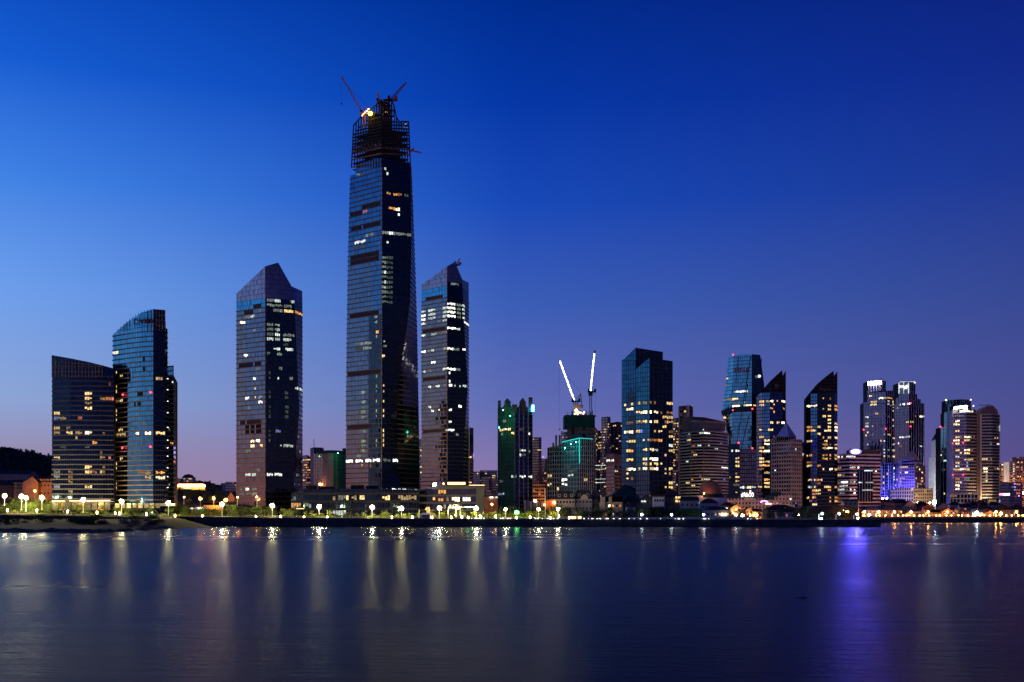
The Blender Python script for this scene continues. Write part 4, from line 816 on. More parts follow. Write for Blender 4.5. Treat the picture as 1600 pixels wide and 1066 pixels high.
T11, v11 = tower('office_building', 'rounded office building ringed with pale and dark bands', 'office building', E11, [675, 674, 673, 674, 676], fh=2.85, cw=2.4, gl='g_ink', core='core', band=(1.25, .5, 'beige'), fins=[(1, 8, .4, .6, 'bronze'), (2, 40, .5, .7, 'bronze')], lit='1073-1079@687Y 1075-1078@679W 1094-1098@677W 1099-1111@677X 1088-1092@696W 1094-1097@695W 1104.5-1110@694.7W 1115-1119@700W 1120-1122@700W 1080-1085@698,705o 1082-1090@714Y 1071-1075@723W 1126.5-1137@731.5X 1098-1101@749Y 1102-1110@749W 1080-1084@752O 1072-1077@757Y 1080-1085@762Y 1092-1094@744y 1126-1129@692w 1131-1135@721g')
b = MB(); b.lathe([(1, 0), (1, 9)], 24); r1 = T11
cr = MB()
for k in range(25):
    u = k/24; px = 1081+54*u; Yc = 952+22*(2*u-.75)**2-2
    cr.bar(P(px, 674, Yc), P(px, 657.5+3*u, Yc), .5)
for py in (658, 665.5): 
    for k in range(8):
        u, u2 = k/8, (k+1)/8; cr.bar(P(1081+54*u, py+3*u, 950+22*(2*u-.75)**2), P(1081+54*u2, py+3*u2, 950+22*(2*u2-.75)**2), 1.4 if py < 660 else .6)
cr.build('roof_pergola', M['beige'], r1, stuff=True)
volume(r1, [(1066, 985), (1080, 975), (1100, 968), (1133, 984)], [652, 651, 652, 659], base=Z(674, 985), fh=3.4, gl='bronze', core='bronze', band=None, back=12)
bulb('blue_sign_light', P(1132, 749.5, 962), .7, 'lit_B', r1); bulb('roof_lamp', P(1099, 671.5, 944), .6, 'lit_X', r1)
# brown dome on its teal base
DM = thing('domed_hall', 'big brown dome standing on a round teal lit base', 'domed building', (X(1112, 880), 880, 5))
c0 = (X(1112, 880), 885, Z(772, 880)); rd = 18.3*880/1600
b = MB(); b.lathe([(rd*math.cos(a)*1.0, rd*1.22*math.sin(a)-.5) for a in [i*math.pi/2/12 for i in range(-1, 13)]], 28, c0); b.build('dome', M['dome'], DM, smooth=True)
b = MB()
for k in range(14):
    a0 = k*6.283/14
    for i in range(8):
        e0, e1 = i*1.5708/8, (i+1)*1.5708/8; q = lambda e: (c0[0]+(rd+.06)*math.cos(e)*math.cos(a0), c0[1]+(rd+.06)*math.cos(e)*math.sin(a0), c0[2]+(rd*1.22+.06)*math.sin(e)-.5); b.bar(q(e0), q(e1), .16)
b.build('dome_rib', M['bronze'], DM, stuff=True)
b = MB(); b.lathe([(11.5, -14), (11.5, -1), (12.2, -1), (12.2, 0), (0, .01)], 24, c0); b.build('round_base', M['tealroof'], DM)
b = MB(); b.box(X(1089, 876), X(1098, 876), 874, 882, 4, Z(774.5, 876)); b.box(X(1098, 874), X(1135, 874), 873, 878, 4, Z(778, 874)); b.build('entrance_wing', M['white'], DM)
bulb('teal_flood', P(1093, 786, 868), .8, 'em_teal', DM); bulb('orange_lamp', P(1100, 771, 871), .55, 'em_orangebulb', DM)
# tapered tower
T12, v12 = tower('glass_tower', 'tapering teal glass tower with a dark belt and red roof lettering', 'tower', [([(1138.7, 557), (1128, 645), (1141, 692), (1141, 800)], 1168), ([(1145.5, 555), (1143, 692), (1143, 800)], 1160), (1174.7, 1150), ([(1188, 555), (1194, 600), (1197, 645), (1190, 700), (1190, 800)], 1164)], [557, 555, 553.5, 554.7], fh=4.1, cw=2.4, gl=['g_cyan', 'g_cyan', 'g_navy'], band=(.45, .12, 'darkgray'), gap=.05,
    lit='1148-1152@614W 1152-1165@613X 1165-1170@613W 1130.5-1136@625y 1137-1144@624y 1144-1152@623Y 1145.5-1155@631w 1145.5-1157@636Z 1162-1175@635Z 1163-1167@631W 1178-1183@634Y 1129-1135@651Y 1135-1139@591Y 1134-1136@603y 1150-1156@760W 1157-1166@760Z 1168-1174@760W')
for i, (pa, pb) in enumerate((((1145.5, 640), (1129, 646)), ((1145.5, 640), (1174.7, 638)), ((1174.7, 638), (1196, 643)))):
    Y0, Y1 = ((1159.2, 1167.5), (1159.2, 1149.2), (1149.2, 1163))[i]; b = MB(); b.bar(P(*pa, Y0), P(*pb, Y1), 5.2); b.build('belt', M['darkgray'], T12)
b = MB()
for (xa, ya, xb, yb) in ((1154, 557, 1139, 690), (1173, 556, 1150, 700), (1168, 600, 1163, 640), (1145, 600, 1135, 690), (1170, 650, 1158, 702)):
    Yf = lambda px: 1160-10*(px-1145.5)/29.2-.6 if px > 1145.5 else 1159.4+8*(1145.5-px)/12; b.bar(P(xa, ya, Yf(xa)), P(xb, yb, Yf(xb)), .6)
for (xa, ya, xb, yb) in ((1190, 560, 1179, 690),): b.bar(P(xa, ya, 1163), P(xb, yb, 1153), .6)
b.build('diagrid', M['darkmetal'], T12, stuff=True)
lettering('HNA', v12, 1, 1147.2, 1166, 582.5, 5.6, 'sign_red', T12, .7, bold=.02)
b = MB(); f = lambda px, py: P(px, py, 1152.6)
for k in range(6):
    u, u2 = k/6, (k+1)/6; b.bar(f(1165.5+6.5*u, 582-7*u*u), f(1165.5+6.5*u2, 582-7*u2*u2), 1.0+.5*u)
b.bar(f(1167, 581), f(1172, 580), 1.0); b.build('sign_emblem', M['sign_red'], T12)
for px, py, Y in ((1145.5, 554.5, 1159), (1145.2, 641, 1157), (1175.5, 639, 1147)): redlight(T12, px, py, Y, 1.1)
bulb('round_light', P(1186.5, 588, 1156), 1.8, 'lit_X', T12)
q, _ = tower('office_block', 'narrow black block with a column of warm windows before the tapering tower', 'office block', [(1139, 1080), (1155.5, 1078)], [693.5, 693.5], fh=4.0, cw=2.0, gl='g_ink', band=(1.3, .2, 'darkgray'), lit='1143-1147@707W 1149-1154@707X 1150-1154@717,721,728,748,752Y 1148-1150@738y 1144-1146@760w 1149-1154@760w 1149-1153@773Y 1140-1142@745o')
redlight(q, 1154, 692, 1077, 1.1)
q, vq = tower('office_block', 'dark grey block with a white sign along its foot below the tapering tower', 'office block', [(1156, 1084), (1181.5, 1080)], [702, 702], fh=4.2, cw=2.4, gl='g_brown', band=(1.0, .2, 'darkgray'), lit='1156-1163@761W 1163-1166@761w 1166-1175@761Z 1176-1181@761W 1172-1175@769X 1163-1164@721g 1163-1165@734g')
redlight(q, 1175.5, 700.5, 1079, 1.1); bulb('blue_sign_light', P(1177, 715, 1078), .6, 'lit_b', q)
SG = q
lettering('al Polo DO', vq, 0, 1158, 1182, 776.3, 4.4, 'lit_X', SG, .7, bold=.03)
# paired sails
def sail(label, xs_, tops, Y, lit, rnd, apex, gls, x0n):
    t, v_ = tower('sail_tower', label, 'tower', [(xs_[0], Y+10), (xs_[1], Y+3), (xs_[2], Y), (xs_[3], Y+2), (xs_[4], Y+8)], tops, fh=3.9, cw=1.9, backz=625, gl=gls, band=(.7, .2, 'darkgray'), lit=lit, rnd=rnd, prof={2: apex}, post=[(1, .4, 'darkmetal'), (2, .5, 'darkmetal')], zones=[(i, 0, 1, 540, 614, 2, 'core') for i in range(5)])
    return t, v_
T13, v13 = sail('left sail shaped tower with a square emblem near its point', (1182, 1191, 1203, 1223.5, 1228), [621, 610, 596, 591, 579.5], 1120, '1186-1193@628,636Y 1198-1202@627Y 1204-1207@627Z 1207-1210@631Y 1213-1217@630O 1222-1227@630Z 1223.5-1226@639O 1204-1207@641O 1207-1210@645O 1203-1207@660Y 1214-1218@663Y 1222-1226@663Z 1187-1192@660o 1187-1192@671,675,682Y 1204-1207@674Y 1200-1202@672Y 1195-1202@689Y 1193-1202@696Z 1187-1193@683Y 1187-1193@701,708,715,722,729Y 1187-1193@733o 1194-1203@697,708Z 1194-1203@722,729,748O 1194-1203@725,740Y 1194-1203@755,763Y 1184-1193@759Y 1187-1192@763Y 1207-1210@681o', [], [(.5, 586.5), (.94, 578.5), (.95, 580)], ['g_violet', 'g_cyan', 'g_royal', 'g_navy'], 0)
b = MB(); b.box(X(1210.5, 1120), X(1216, 1120), 1118.4, 1119, Z(606, 1119), Z(599.5, 1119)); b.build('sign_emblem', M['sign_brown'], T13)
b = MB(); b.box(X(1212, 1118.3), X(1214.5, 1118.3), 1118.1, 1118.3, Z(604.5, 1118), Z(601, 1118)); b.build('emblem_mark', M['sign_gray'], T13)
T15, v15 = sail('right sail shaped tower dotted with orange windows', (1258.5, 1266.5, 1277, 1304, 1308.5), [622, 612, 600, 592, 580.5], 1130, '1261-1276@635Z 1284-1288@623O 1296-1299@622o 1294-1299@637,641Y 1284.6-1288@641Y 1303.5-1309@637,641O 1285-1291@652Y 1294-1299@651,655Y 1294-1299@662Z 1304-1309@663Y 1260-1269@667,671O 1263-1268@675O 1270-1275@675Y 1277.5-1283@667Y 1287.5-1292@674Z 1294-1299@670,674Y 1303.5-1309@671,674Z 1278-1283@681Y 1285-1288@684O 1294-1299@685Y 1303-1309@685Y 1288-1292@688Y 1260-1269@689Y 1285-1292@696O 1296-1299@696,699O 1303.5-1308@696O 1285-1292@703Y 1294-1300@703Z 1303-1309@703Y 1260-1262@710Y 1264-1269@711O 1285-1292@714,718O 1296-1299@714,718O 1303-1309@714,717O 1260-1269@722o 1260-1269@726Y 1271-1275@722o 1277.5-1283@726O 1285-1288@732Y 1295-1300@732Z 1303.5-1308@732Y 1263-1269@748Y 1271-1274@748,751,759Y 1276-1284@748Y 1276-1280@751O 1263-1269@759W 1288-1292@759Y 1294-1299@759Y 1304-1307@759O 1270-1275@766,773,777O 1276-1279@766,770,773Y 1280-1283@766,770Y 1294-1299@765,768O 1295-1299@777,781,785O 1304-1308@777,781,785O 1270-1279@788Y 1260-1264@781Y 1265-1268@781R 1276-1283@755R', [], [(.5, 588.5), (.94, 579.5), (.95, 581)], ['g_ink', 'g_cyan', 'g_ink', 'g_royal'], 0)
T15['label'] = 'right sail shaped tower dotted with orange windows under dim lettering'
lettering('Shangri-La', v15, 2, 1279.5, 1303.5, 610, 3.4, 'sign_gray', T15, .7)
# beige pyramid top tower
T14, v14 = tower('office_building', 'beige gridded office tower with a glass pyramid on top', 'office building', [(1206, 1058), (1236, 1040), (1253, 1050)], [687, 686, 687], fh=4.2, cw=2.9, gl=['g_royal', 'g_royal'], core='beige', band=(1.7, .3, 'beige'), fins=[(0, 1, 1.1, .32, 'pink'), (1, 1, 1.1, .32, 'beige')], lit='1209-1215@735X 1241-1243@705W')
volume(T14, [(1213, 1050), (1232, 1040), (1244, 1046)], [682.5, 682, 683], base=Z(689, 1050), fh=3.4, cw=2.2, gl='g_violet', core='beige', band=None, back=14)
b = MB(); ap = P(1228.5, 659.5, 1052); bs_ = [P(1213, 682.5, 1050), P(1232, 682.5, 1039), P(1244.5, 683, 1046), P(1228, 682.5, 1064)]
for i in range(4): b.poly([bs_[i], bs_[(i+1) % 4], ap])
b.build('pyramid_roof', M['lilac'], T14); strip('spire', ap, P(1228.5, 655, 1052), .4, 'darkmetal', T14)
tower('office_block', 'narrow dark block tucked between the pyramid tower and the right sail', 'office block', [(1243, 1150), (1259, 1144)], [687, 692], fh=4.0, cw=2.4, gl='g_navy', band=(.8, .2, 'darkgray'), lit='1253-1256@712W')
# banded hall with violet beacon
T16, v16 = tower('office_building', 'banded grey office block under a blazing violet rooftop sign', 'office building', [(1309, 1134), (1327.6, 1120), (1376, 1130)], [710, 708, 710.5], fh=4.0, cw=2.4, gl='g_violet', core='core', band=(1.7, .35, 'lilac'), zones=[(1, .24, .75, 735, 790, 0, 'core')],
    lit='1309-1312@714X 1313-1317@714X 1321-1336@714X 1310-1312@722w 1328-1332@729W 1332-1337@729W 1339-1344@729X 1310-1314@733y 1310-1314@745Y 1314-1319@745y 1334-1337@745X 1309-1314@753w 1314-1326@753X 1329-1333@753w 1334-1338@753W 1311-1319@761W 1320-1326@761W 1310-1319@765W 1322-1324@765w 1328-1332@765W 1333-1337@765W 1311-1319@769w 1333-1338@769X 1351-1364@735W 1342-1345@735W 1366-1370@739X 1342-1348@754X 1353-1364@754X 1348-1364@766X 1340-1342@739X')
b = MB(); q0 = P(1339.5, 780, 1122); q1 = P(1364, 735, 1126)
b.box(X(1339, 1121), X(1364.2, 1121), 1122, 1126.5, Z(784, 1121), Z(734, 1121)); b.build('glass_bay', M['g_navy1'], T16)
for k in range(1, 6): strip('bay_mullion', P(1339+4.2*k, 784, 1120.9), P(1339+4.2*k, 735, 1120.9), .25, 'gray', T16)
for lx0, lx1, ly in ((1351, 1363.5, 735.5), (1353, 1364, 754), (1348, 1364, 766), (1342, 1347, 754)): strip('lit_window', P(lx0, ly, 1121.2), P(lx1, ly, 1121.2), 1.2, 'lit_W', T16)
b = MB(); b.box(X(1329, 1126), X(1372, 1126), 1126, 1140, Z(709, 1126), Z(703, 1126)); b.build('plant_room', M['darkgray'], T16)
SV = thing('rooftop_sign', 'blazing violet blue sign on the banded office roof', 'sign', (X(1336, 1119), 1119, Z(710, 1119)))
def oval(nm, a_, c_, y_, m_):
    b = MB(); b.poly([(X(1336, 1119)+a_*math.cos(k*6.2832/24), y_, Z(706, 1119)+c_*math.sin(k*6.2832/24)) for k in range(24)]); b.build(nm, M[m_], SV)
oval('sign_halo', 6.6, 3.2, 1117.0, 'em_violetrim'); oval('panel_core', 4.0, 1.7, 1116.9, 'em_violet'); b = MB(); b.box(X(1336, 1119)-6.4, X(1336, 1119)+6.4, 1117.2, 1118.4, Z(706, 1119)-3.1, Z(706, 1119)+3.1); b.build('sign_housing', M['darkmetal'], SV); b = MB(); b.box(X(1330, 1120), X(1342, 1120), 1119, 1120, Z(711, 1119), Z(709.5, 1119)); b.build('sign_frame', M['darkmetal'], SV)  # outer oval added as the violet glow round the bright core
# far twin stepped towers
def stepped(label, vols, lit, Y):
    root = thing('stepped_tower', label, 'tower', (X(vols[0][0][0][0], Y), Y, 5))
    vv = None
    for E, tp, bpy_ in vols:
        vv = volume(root, E, tp, base=None if bpy_ is None else Z(bpy_, Y), fh=4.2, cw=2.3, gl=['g_violet', 'g_navy'], core='core', band=None, fins=[(0, 2, .7, .4, 'lilac'), (1, 2, .6, .4, 'lilac')], lit=lit, back=30)
    return root, vv
T17, v17 = stepped('stepped tower with a glaring white crown sign, left of the far pair', [([(1349.5, 1420), (1383, 1400), (1398, 1412)], [629, 628, 629], None), ([(1355.4, 1414), (1383.2, 1396), (1396, 1406)], [612, 611, 610], 630), ([(1357, 1410), (1376, 1392), (1384, 1400)], [595, 594, 595.5], 612)],
    '1359-1363@619Y 1374-1380@622Z 1380-1386@621Y 1387-1395@621O 1361-1371@631Y 1386-1390@633W 1368-1370@645Y 1370-1373@646Y 1352-1357@651W 1352-1358@661Y 1352-1358@667W 1362-1365@667Y 1355-1358@678Y 1352-1355@681Y 1363-1365@681w 1386-1391@680Y 1381-1383@680W 1374-1376@690Y 1381-1383@689W 1355-1358@694,697W 1355-1358@703Y 1369-1373@702Y 1381-1383@702,709W 1386-1390@703w 1381-1383@711Y 1386-1390@712w 1388-1390@653o 1395-1397@635,640,644,657,666Y 1395-1398@684,687Y 1395-1398@697W 1394-1398@703Y 1394-1398@713Y', 1400)
strip('crown_sign', P(1357.3, 599.5, 1406), P(1375.5, 597.8, 1390.5), 4.6, 'em_signwhite', T17); redlight(T17, 1384, 670, 1398, 1.2); redlight(T17, 1349.3, 671.6, 1419, 1.2); strip('roof_antenna', P(1372, 594.5, 1400), P(1379, 591.5, 1400), .7, 'darkmetal', T17)
T18, v18 = stepped('stepped dark tower with a floodlit open crown, right of the far pair', [([(1397, 1462), (1420, 1440), (1444.5, 1454)], [632, 630, 630.5], None), ([(1400, 1458), (1420, 1438), (1439, 1450)], [622, 622, 624], 634), ([(1404, 1452), (1420, 1436), (1433, 1446)], [616, 615, 616], 626), ([(1404.5, 1450), (1419.7, 1436), (1430, 1443)], [598, 596.5, 597.5], 617)],
    '1404-1408@634W 1409-1413@633X 1414-1417@633w 1418-1421@632.5X 1416-1421@658.5Y 1421-1428@659Y 1430-1432@651o 1437-1440@652Z 1441-1445@652W 1406-1412@686X 1412-1418@685.6W 1419-1422@685W 1437-1440@697X 1402-1405@637w 1403-1405@693X 1406-1409@699o', 1440)
for a in ((1404.6, 604.5, 1412, 604.2, 1449), (1412.5, 606.5, 1419, 603, 1440)): strip('crown_light', P(a[0], a[1], a[4]-1.5), P(a[2], a[3], a[4]-5 if a[4] == 1449 else a[4]-4.5), 3.2, 'lit_X', T18)
for px, Y in ((1404.6, 1449), (1412, 1443), (1419.7, 1434.5)): strip('crown_light', P(px, 615, Y), P(px, 598, Y), .8, 'lit_W', T18)
strip('crown_light', P(1406, 597, 1449), P(1429, 596.5, 1442), .7, 'lit_W', T18); bulb('roof_lamp', P(1429.5, 598, 1441), 1.1, 'lit_X', T18)
for py in (630, 666.4): redlight(T18, 1422.7, py, 1436, 1.2)
# blue floodlit group
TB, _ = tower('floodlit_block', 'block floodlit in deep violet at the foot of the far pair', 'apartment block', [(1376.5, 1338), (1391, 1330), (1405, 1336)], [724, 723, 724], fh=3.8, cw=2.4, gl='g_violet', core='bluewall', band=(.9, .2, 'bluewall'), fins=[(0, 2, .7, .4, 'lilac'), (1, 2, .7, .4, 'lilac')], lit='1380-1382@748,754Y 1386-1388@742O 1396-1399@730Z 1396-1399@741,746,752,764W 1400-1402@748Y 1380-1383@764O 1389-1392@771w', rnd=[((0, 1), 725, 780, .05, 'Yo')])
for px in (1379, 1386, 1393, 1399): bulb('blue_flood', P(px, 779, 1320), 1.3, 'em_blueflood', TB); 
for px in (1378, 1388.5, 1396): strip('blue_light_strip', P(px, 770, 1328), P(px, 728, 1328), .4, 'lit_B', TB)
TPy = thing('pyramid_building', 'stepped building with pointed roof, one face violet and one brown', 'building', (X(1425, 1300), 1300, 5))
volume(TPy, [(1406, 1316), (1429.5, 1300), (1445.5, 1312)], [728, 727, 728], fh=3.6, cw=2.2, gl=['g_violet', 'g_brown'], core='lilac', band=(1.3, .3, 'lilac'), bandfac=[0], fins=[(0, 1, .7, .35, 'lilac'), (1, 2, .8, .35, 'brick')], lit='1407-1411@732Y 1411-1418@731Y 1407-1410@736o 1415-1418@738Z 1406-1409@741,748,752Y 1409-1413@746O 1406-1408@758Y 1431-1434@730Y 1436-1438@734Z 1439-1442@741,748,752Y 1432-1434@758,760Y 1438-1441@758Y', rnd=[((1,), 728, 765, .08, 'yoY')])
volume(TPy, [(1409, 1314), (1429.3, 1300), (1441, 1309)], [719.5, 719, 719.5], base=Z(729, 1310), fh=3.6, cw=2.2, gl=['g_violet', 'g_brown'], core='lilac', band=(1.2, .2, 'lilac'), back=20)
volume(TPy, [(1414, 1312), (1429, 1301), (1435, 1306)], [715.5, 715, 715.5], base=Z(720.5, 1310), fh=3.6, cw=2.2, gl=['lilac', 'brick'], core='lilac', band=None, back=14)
b = MB(); ap = P(1424.6, 703.5, 1310); bs_ = [P(1414.5, 715.5, 1312), P(1429, 715.3, 1301), P(1435, 715.5, 1306), P(1424, 715.5, 1322)]
for i in range(4): b.poly([bs_[i], bs_[(i+1) % 4], ap])
b.build('pyramid_roof', M['pink'], TPy)
for px in (1410, 1417, 1424): bulb('blue_flood', P(px, 766, 1292), 1.2, 'em_blueflood', TPy)
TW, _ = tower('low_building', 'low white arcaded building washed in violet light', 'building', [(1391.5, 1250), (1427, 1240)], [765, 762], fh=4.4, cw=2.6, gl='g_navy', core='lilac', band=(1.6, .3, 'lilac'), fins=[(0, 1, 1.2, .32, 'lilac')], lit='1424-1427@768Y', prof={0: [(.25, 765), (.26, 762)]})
bulb('violet_flood', P(1400, 782, 1225), 1.1, 'em_blueflood', TW); bulb('white_flood', P(1420, 785, 1222), .9, 'em_floodwhite', TW); bulb('white_flood', P(1408, 785, 1222), .9, 'em_floodwhite', TW); bulb('spire_light', P(1405, 761, 1244), .8, 'lit_V', TW)  # white floods added to whiten the violet washed front
TYw, _ = tower('low_building', 'low yellow lit block of plain window rows', 'building', [(1427.5, 1240), (1458, 1236)], [763, 762.5], fh=4.0, cw=2.4, gl='g_brown', core='yellow', band=(1.9, .3, 'yellow'), fins=[(0, 1, 1.1, .32, 'yellow')], lit='1445-1448@768Y 1452-1454@766W 1430-1434@776Y')
for px in (1434, 1444, 1453): bulb('added_warm_flood', P(px, 786, 1216), .9, 'em_flood', TYw)  # warm floods added in front to light the block yellow
# far right towers
q, _ = tower('apartment_tower', 'slim pale tower glowing white on its lower floors', 'tower', [(1458, 1500), (1463, 1494)], [714, 713.5], fh=3.4, cw=2.2, gl='pale', core='white', band=(1.2, .2, 'white')); bulb('white_flood', P(1460.5, 785, 1452), 3.4, 'em_hiwhite', q)  # large unseen flood added to whiten the tower
q, _ = tower('apartment_tower', 'tall pale apartment tower with dotted windows left of the green ribbed one', 'tower', [(1462, 1490), (1470.5, 1482)], [687, 676], fh=3.4, cw=2.0, gl='g_brown', core='white', band=(1.5, .2, 'white'), fins=[(0, 1, .9, .22, 'white')], lit='1464-1467@722Y 1467-1470@722W 1467-1469@697w 1467-1469@758X'); bulb('white_flood', P(1466.5, 785, 1444), 3.2, 'em_hiwhite', q)  # another unseen flood, added to brighten this pale front
T20 = thing('ribbed_tower', 'stepped green ribbed tower behind the lit sign tower', 'tower', (X(1490, 1400), 1400, 5))
for E, tp, bb in (([(1469.5, 1412), (1484, 1402), (1500, 1408)], [668, 667, 667], None), ([(1475, 1410), (1490, 1400), (1524, 1410)], [644.5, 643, 640], 669), ([(1478, 1408), (1503.5, 1394), (1517, 1402)], [625.5, 624, 625], 645)):
    volume(T20, E, tp, base=None if bb is None else Z(bb, 1405), fh=4.1, cw=2.3, gl=['g_cyan', 'g_violet'], core='core', band=None, fins=[(0, 2, .6, .4, 'gray'), (1, 2, .6, .4, 'gray')], lit='1470-1473@711.5Y 1478-1481@711.5Y 1474-1478@722W 1475-1477@735y 1482-1485@746o 1474-1477@770Y 1479-1484@661Y', back=24)
for px, py, Y in ((1478, 625, 1406), (1517, 624.7, 1400), (1521, 634.5, 1408)): bulb('roof_lamp', P(px, py, Y), 1.1, 'lit_X', T20)
redlight(T20, 1469.5, 667, 1408, 1.3)
T21, v21 = tower('hotel_tower', 'broad hotel tower with a glowing white rooftop sign', 'hotel', [(1484, 1312), (1489, 1304), (1510, 1298), (1526, 1304)], [643, 640, 641, 642], fh=4.1, cw=2.6, gl=['pale', 'g_violet', 'g_navy'], core='gray', band=(1.4, .3, 'beige'), bandfac=[1, 2], post=[(1, 1.0, 'pale'), (3, 1.4, 'bronze')],
    lit='1490-1495@646W 1499-1506@645.5X 1507-1514@645X 1516-1520@644Y 1488-1492@663Y 1492-1498@659,663Z 1492-1498@672Y 1492-1498@685Y 1488-1500@688Z 1500-1502@686o 1508-1515@684Z 1516-1519@684Y 1521-1524@684y 1508-1514@688Y 1492-1498@695Y 1492-1498@705Y 1508-1515@704Z 1516-1520@704o 1508-1515@711Y 1492-1498@715W 1499-1502@711Y 1508-1515@717Z 1516-1520@717Y 1508-1515@720Y 1493-1498@725Y 1493-1498@728W 1489-1492@732Y 1493-1498@732,735Y 1500-1506@734Z 1508-1514@734Y 1493-1498@747O 1493-1498@754Y 1493-1498@760,764Z 1500-1502@755W 1508-1515@750w 1510-1511@726B 1510-1511@730B')
for k, (px, w_) in enumerate(((1492.6, 3.2), (1496.3, 3.2), (1500, 3.2), (1503.6, 2.6))):
    b = MB(); b.lathe([(0, -.9), (1.5, -.9), (1.5, .9), (0, .9)], 12); b.v = [(x*w_/3.2*1.0+X(px, 1299), z+1299, y*1.2+Z(637.5-k*.4, 1299)) for x, y, z in b.v]; b.build('sign_letter', M['em_signwhite'], T21)
b = MB(); b.box(X(1505.8, 1298), X(1511, 1298), 1296.8, 1298, Z(640, 1298), Z(633.8, 1298)); b.build('sign_letter', M['em_signwhite'], T21)
for px, py in ((1488.7, 693), (1505, 692), (1488.7, 742), (1505, 742)): redlight(T21, px, py, 1298, 1.0)
T21b, v21b = tower('hotel_tower', 'tower of close horizontal bands under a curved roof and mast', 'hotel', [(1526, 1302), (1533, 1298), (1550, 1296), (1561.5, 1304)], [648, 647.5, 647.5, 648], fh=3.9, cw=2.6, gl=['bronze', 'g_ink', 'g_ink'], core='core', band=(1.5, .4, 'cream'), bandfac=[1, 2], post=[(1, 1.4, 'cream'), (3, 1.0, 'beige')],
    lit='1533-1536@720Y 1538-1542@720Y 1533-1535@733Y 1538-1542@732,736Z 1533-1535@735y 1539-1542@751Y 1537-1540@751w 1553-1555@684Y 1557-1560@687Y 1557-1561@694X 1547-1549@693w 1557-1561@732Y 1554-1556@732o 1540-1542@741W 1540-1542@745Y 1550-1552@741g 1545-1546@717w 1531-1533@753y')
b = MB(); f_ = [P(1527+32*k/12, 647-13.5*math.sin(min(1., k/9)*1.57)*(1 if k < 10 else (1-.18*(k-9)**1.0)), 1300) for k in range(13)]+[P(1559.5, 648, 1300), P(1527, 648, 1300)]; k_ = [q+Vector((0, 18, 0)) for q in f_]
b.poly(f_); b.poly(k_)
for i in range(len(f_)): b.poly([f_[i], f_[(i+1) % len(f_)], k_[(i+1) % len(f_)], k_[i]])
b.build('curved_roof', M['bronze'], T21b); b = MB(); b.bar(P(1542.5, 640, 1300), P(1542.5, 633, 1300), .8); b.bar(P(1530, 633.3, 1300), P(1548, 633, 1300), .8); b.build('roof_mast', M['darkmetal'], T21b)
strip('edge_light', P(1562, 665, 1302), P(1562, 674, 1302), .9, 'lit_W', T21b)
for (xa, xb, yt, Y, lab, c) in ((1484, 1528, 771, 1270, 'pale framed hotel podium under the rooftop sign tower', 'gray'), (1527, 1562, 781, 1262, 'low framed hotel annex under the curved roof tower', 'beige')):
    tower('hotel_podium', lab, 'podium', [(xa, Y+2), (xb, Y)], [yt, yt], fh=5.5, cw=4.5, gl='g_ink', core=c, band=(1.3, .4, c), fins=[(0, 3, 1.3, .42, c)], rnd=[((0,), 770, 800, .1, 'yo')])
for a in (('narrow orange lit apartment block just right of the curved roof tower', 1562, 1573, 724, 1420, 'pink', '1564-1572@726X 1564-1566@735,741Y 1567-1569@752Y'), ('orange apartment tower with a bright stair column at the far right', 1577, 1588, 721.5, 1400, 'beige', '1583-1586@727,735,738,742,747Z 1583-1586@731,751Y 1580-1582@743Y'), ('brick coloured apartment tower at the far right edge', 1587, 1612, 714, 1420, 'pink', '1590-1594@744Y 1594-1598@724,731Y 1597-1600@751O')):
    q, _ = tower('apartment_block', a[0], 'apartment block', [(a[1], a[4]+4), (a[2], a[4])], [a[3], a[3]], fh=3.3, cw=2.4, gl='g_brown', core=a[5], band=(1.6, .25, a[5]), fins=[(0, 2, 1.0, .27, a[5])], lit=a[6], rnd=[((0,), 715, 775, .10, 'yoYO')])
    bulb('orange_lamp', P((a[1]+a[2])/2, 770, a[4]-18), 1.8, 'em_sodfac', q)
tower('office_block', 'dark plain block below the narrow orange apartments', 'office block', [(1563, 1350), (1577, 1346)], [753.5, 753.5], fh=4, cw=2.6, gl='g_brown', core='gray', band=(1.2, .2, 'gray'))
q, _ = tower('shop_block', 'dark shop block with violet and pink lit panels at the far right', 'shop', [(1577, 1345), (1598, 1340)], [754, 754], fh=4, cw=2.6, gl='g_violet', core='core', band=(.8, .2, 'darkgray'), lit='1584-1588@757,762,768V 1588-1594@757,766,771R 1580-1584@760b'); bulb('pink_lamp', P(1592, 775, 1330), .9, 'em_pinksign', q)
PS = thing('shop_sign', 'glowing pink and white shop sign beside the framed hotel annex', 'sign', (X(1569, 1255), 1255, 6))
strip('pink_panel', P(1562, 772.5, 1255), P(1567, 772.5, 1255), 2.4, 'em_pinksign', PS); strip('white_panel', P(1567.5, 772.8, 1255), P(1577, 772.6, 1255), 2.6, 'lit_X', PS); strip('sign_post', P(1569, 790, 1256), P(1569, 774, 1256), .5, 'darkmetal', PS)
bulb('blue_lamp', P(1562, 783, 1254), 1.0, 'lit_B', PS)
